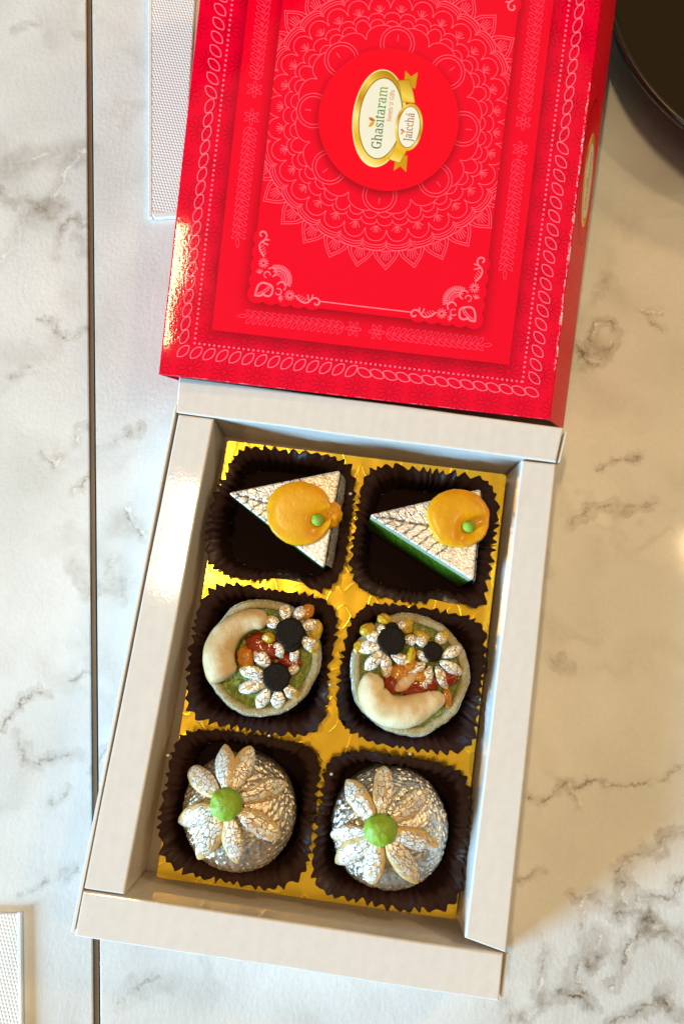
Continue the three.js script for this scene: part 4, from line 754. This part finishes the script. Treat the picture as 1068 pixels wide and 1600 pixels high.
{
  const t = thing('box_sleeve', 'red printed gift box sleeve with pink mandala and gold oval badge leaning past the tray', 'box sleeve', [-5.513, 28.866, -84.345]);
  t.quaternion.setFromRotationMatrix(new THREE.Matrix4().makeBasis(
    new THREE.Vector3(0.9991433, -0.0295177, -0.0290058), new THREE.Vector3(0.0342533, 0.9831870, 0.1793599), new THREE.Vector3(0.0232238, -0.1801998, 0.9833558)));
  const gloss = dataTex(512, 512, (x, y) => { const v = 0.5 + 0.4 * torus(x, y, 26, 512) + 0.2 * torus(x, y, 64, 512); return [v, v, v]; });
  gloss.repeat.set(4, 5.5);
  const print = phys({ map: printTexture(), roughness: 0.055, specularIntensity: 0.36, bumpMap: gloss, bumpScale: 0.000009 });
  const inner = std({ color: rgb(0.42, 0.38, 0.34), roughness: 0.8 });
  const side = phys({ map: sideTexture(), roughness: 0.5, specularIntensity: 0.3, bumpMap: gloss, bumpScale: 0.00004, clearcoat: 0.12, clearcoatRoughness: 0.15 });
  const W = 62.35, L = SLEEVE_L, h = 26, off = 11.6, r = 0.7, th = 0.55;
  // outline of the top with its folds: [x, y, printed x]
  const prof = []; for (let i = 0; i <= 6; i++) { const a = Math.PI - i / 6 * 1.4; prof.push([-W + r + r * Math.cos(a) , -r + r * Math.sin(a)]); }
  for (let i = 1; i < 24; i++) prof.push([lerp(-W + r, W - r, i / 24), 0]);
  for (let i = 0; i <= 6; i++) { const a = 1.4 - i / 6 * 1.4; prof.push([W - r + r * Math.cos(a), -r + r * Math.sin(a)]); }
  const N = prof.length - 1, bow = (x, s) => -0.5 * Math.pow(1 - s / L, 6) * (1 - (x / W) ** 2) * 0.6 + 0.15 * n2(x * 0.03, s * 0.03);
  const P = (u) => { const f = u * N, i = Math.min(N - 1, f | 0), q = f - i; return [lerp(prof[i][0], prof[i + 1][0], q), lerp(prof[i][1], prof[i + 1][1], q)]; };
  const outer = grid(N, 60, (u, v) => { const [x, y] = P(u), s = v * L; return [x, y + bow(x, s), -s]; }, (u, v) => { const [x] = P(u); return [(x + 62.7) / 125.4, v * L / (PL / PK)]; });
  const under = grid(N, 60, (u, v) => { const [x, y] = P(1 - u), s = v * L; return [x * (1 - th / W), y - th + bow(x, s), -s]; });
  const nearEdge = grid(N, 1, (u, v) => { const [x, y] = P(u); return v ? [x, y + bow(x, 0), 0] : [x * (1 - th / W), y - th + bow(x, 0), 0]; }, (u, v) => { const [x] = P(u); return [(x + 62.7) / 125.4, 0.002]; });
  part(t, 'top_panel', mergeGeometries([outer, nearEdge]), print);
  part(t, 'lining', under, inner);
  const wall = (sx) => {
    const a = [sx * (W - 0.02), -r * 0.9], b = [sx * W + off, -h], f = (u, v, d) => { const q = 0.8 * Math.sin(v * Math.PI) * sx, s = u * L; return [lerp(a[0], b[0], v) - d * sx + q * 0.5, lerp(a[1], b[1], v), -s]; };
    const uv = (u, v) => [u * 1.0, 1 - v];
    const o = sx > 0 ? grid(40, 8, (u, v) => f(1 - u, v, 0), (u, v) => uv(1 - u, v)) : grid(40, 8, (u, v) => f(u, v, 0), uv);
    const n = sx > 0 ? grid(40, 8, (u, v) => f(u, v, th), uv) : grid(40, 8, (u, v) => f(1 - u, v, th), uv);
    const e = grid(1, 8, (u, v) => f(0, v, u * th), () => [0.001, 0.9]);
    return mergeGeometries([o, n, e]);
  };
  part(t, 'side_panel', wall(1), side, 'red side with a small gold oval badge');
  part(t, 'side_panel', wall(-1), side);
  const floor = new THREE.BoxGeometry(2 * W - 0.6, th, L); floor.translate(off, -h, -L / 2); part(t, 'bottom_panel', floor, inner);
}

// ---------------------------------------------------------------- dark plate at the upper right
{
  const e = [[65.5, -228.4], [74.9, -211.8], [84.2, -202.6], [91.8, -196.4]];
  // circle through the first, a middle and the last rim point
  const [[ax, az], [bx, bz], [dx, dz]] = [e[0], [(e[1][0] + e[2][0]) / 2, (e[1][1] + e[2][1]) / 2], e[3]];
  const D = 2 * (ax * (bz - dz) + bx * (dz - az) + dx * (az - bz));
  const ux = ((ax * ax + az * az) * (bz - dz) + (bx * bx + bz * bz) * (dz - az) + (dx * dx + dz * dz) * (az - bz)) / D;
  const uz = ((ax * ax + az * az) * (dx - bx) + (bx * bx + bz * bz) * (ax - dx) + (dx * dx + dz * dz) * (bx - ax)) / D;
  const R = Math.hypot(ax - ux, az - uz);
  console.log('plate', ux.toFixed(1), uz.toFixed(1), R.toFixed(1));
  const t = thing('round_plate', 'dark brown round plate with a raised rim in the upper right corner', 'plate', [ux, 0.1, uz]);
  const dark = phys({ color: rgb(0.020, 0.0135, 0.007), roughness: 0.6, specularIntensity: 0.25, bumpMap: cardBump, bumpScale: 0.00005 });
  const lathe = (pts) => new THREE.LatheGeometry(pts.map(([x, y]) => new THREE.Vector2(x, y)), 160);
  part(t, 'plate_well', lathe([[0, 19.2], [R * 0.5, 19.4], [R - 12, 20.0], [R - 4.6, 21.6]]), dark);
  part(t, 'plate_rim', lathe([[R - 4.6, 21.6], [R - 3.2, 23.6], [R - 2.2, 24.8], [R - 1.2, 25.1], [R - 0.4, 24.7], [R, 23.6], [R - 0.8, 21.6], [R - 6, 17], [R - 22, 9], [R - 30, 4]]), phys({ color: rgb(0.018, 0.013, 0.009), roughness: 0.35 }));
  part(t, 'plate_foot', lathe([[R - 30, 4], [R - 31, 0.2], [R - 34, 0], [R - 36, 3], [0, 3]]), dark);
}

// ---------------------------------------------------------------- white embossed paper strips
{
  const dots = dataTex(256, 256, (x, y) => { const N = 16, q = 256 / N; let b = 0; const row = Math.floor(y / q); const xx = ((x + (row % 2) * q / 2) % q) / q - 0.5, yy = (y % q) / q - 0.5; b = 1 - smooth(0.10, 0.48, Math.hypot(xx, yy)); return [b, b, b]; });
  const paper = std({ color: rgb(0.86, 0.85, 0.86), roughness: 0.55, bumpMap: dots, bumpScale: 0.00020 });
  const plain = std({ color: rgb(0.84, 0.86, 0.87), roughness: 0.5 });
  const strip = (label, cs, y1, border) => {
    const cx = (cs[0][0] + cs[2][0]) / 2, cz = (cs[0][1] + cs[2][1]) / 2, L = cs.map(([x, z]) => [x - cx, z - cz]);
    const t = thing('paper_strip', label, 'paper strip', [cx, 0.1, cz], 'white embossed paper strips on the table');
    part(t, 'embossed_face', tile(prism(L, 0, y1, 0.3, 2), 18), paper);
    for (const b of border) part(t, 'sealed_edge', prism(b.map(([x, z]) => [x - cx, z - cz]), 0.1, y1 + 0.12, 0.2, 2), plain);
    return t;
  };
  const a = [[-109.3, -254.9], [-91.1, -257.5], [-78.6, -151.8], [-90.2, -150.2]];
  strip('white embossed paper strip lying partly under the red sleeve', a, 1.8, [[[-109.8, -254.9], [-108.5, -255.0], [-89.4, -149.8], [-90.6, -149.6]], [[-89.8, -151.8], [-78.9, -153.8], [-78.6, -152.1], [-88.7, -149.9]]]);
  const b = [[-106.7, 93.9], [-88.3, 91.2], [-78.1, 136.9], [-96.6, 139.6]];
  strip('white embossed paper strip at the lower left corner beside the tray', b, 1.5, [[[-89.4, 91.0], [-88.1, 91.0], [-77.9, 136.9], [-78.7, 137.0]]]);
}

renderer.render(scene, camera);
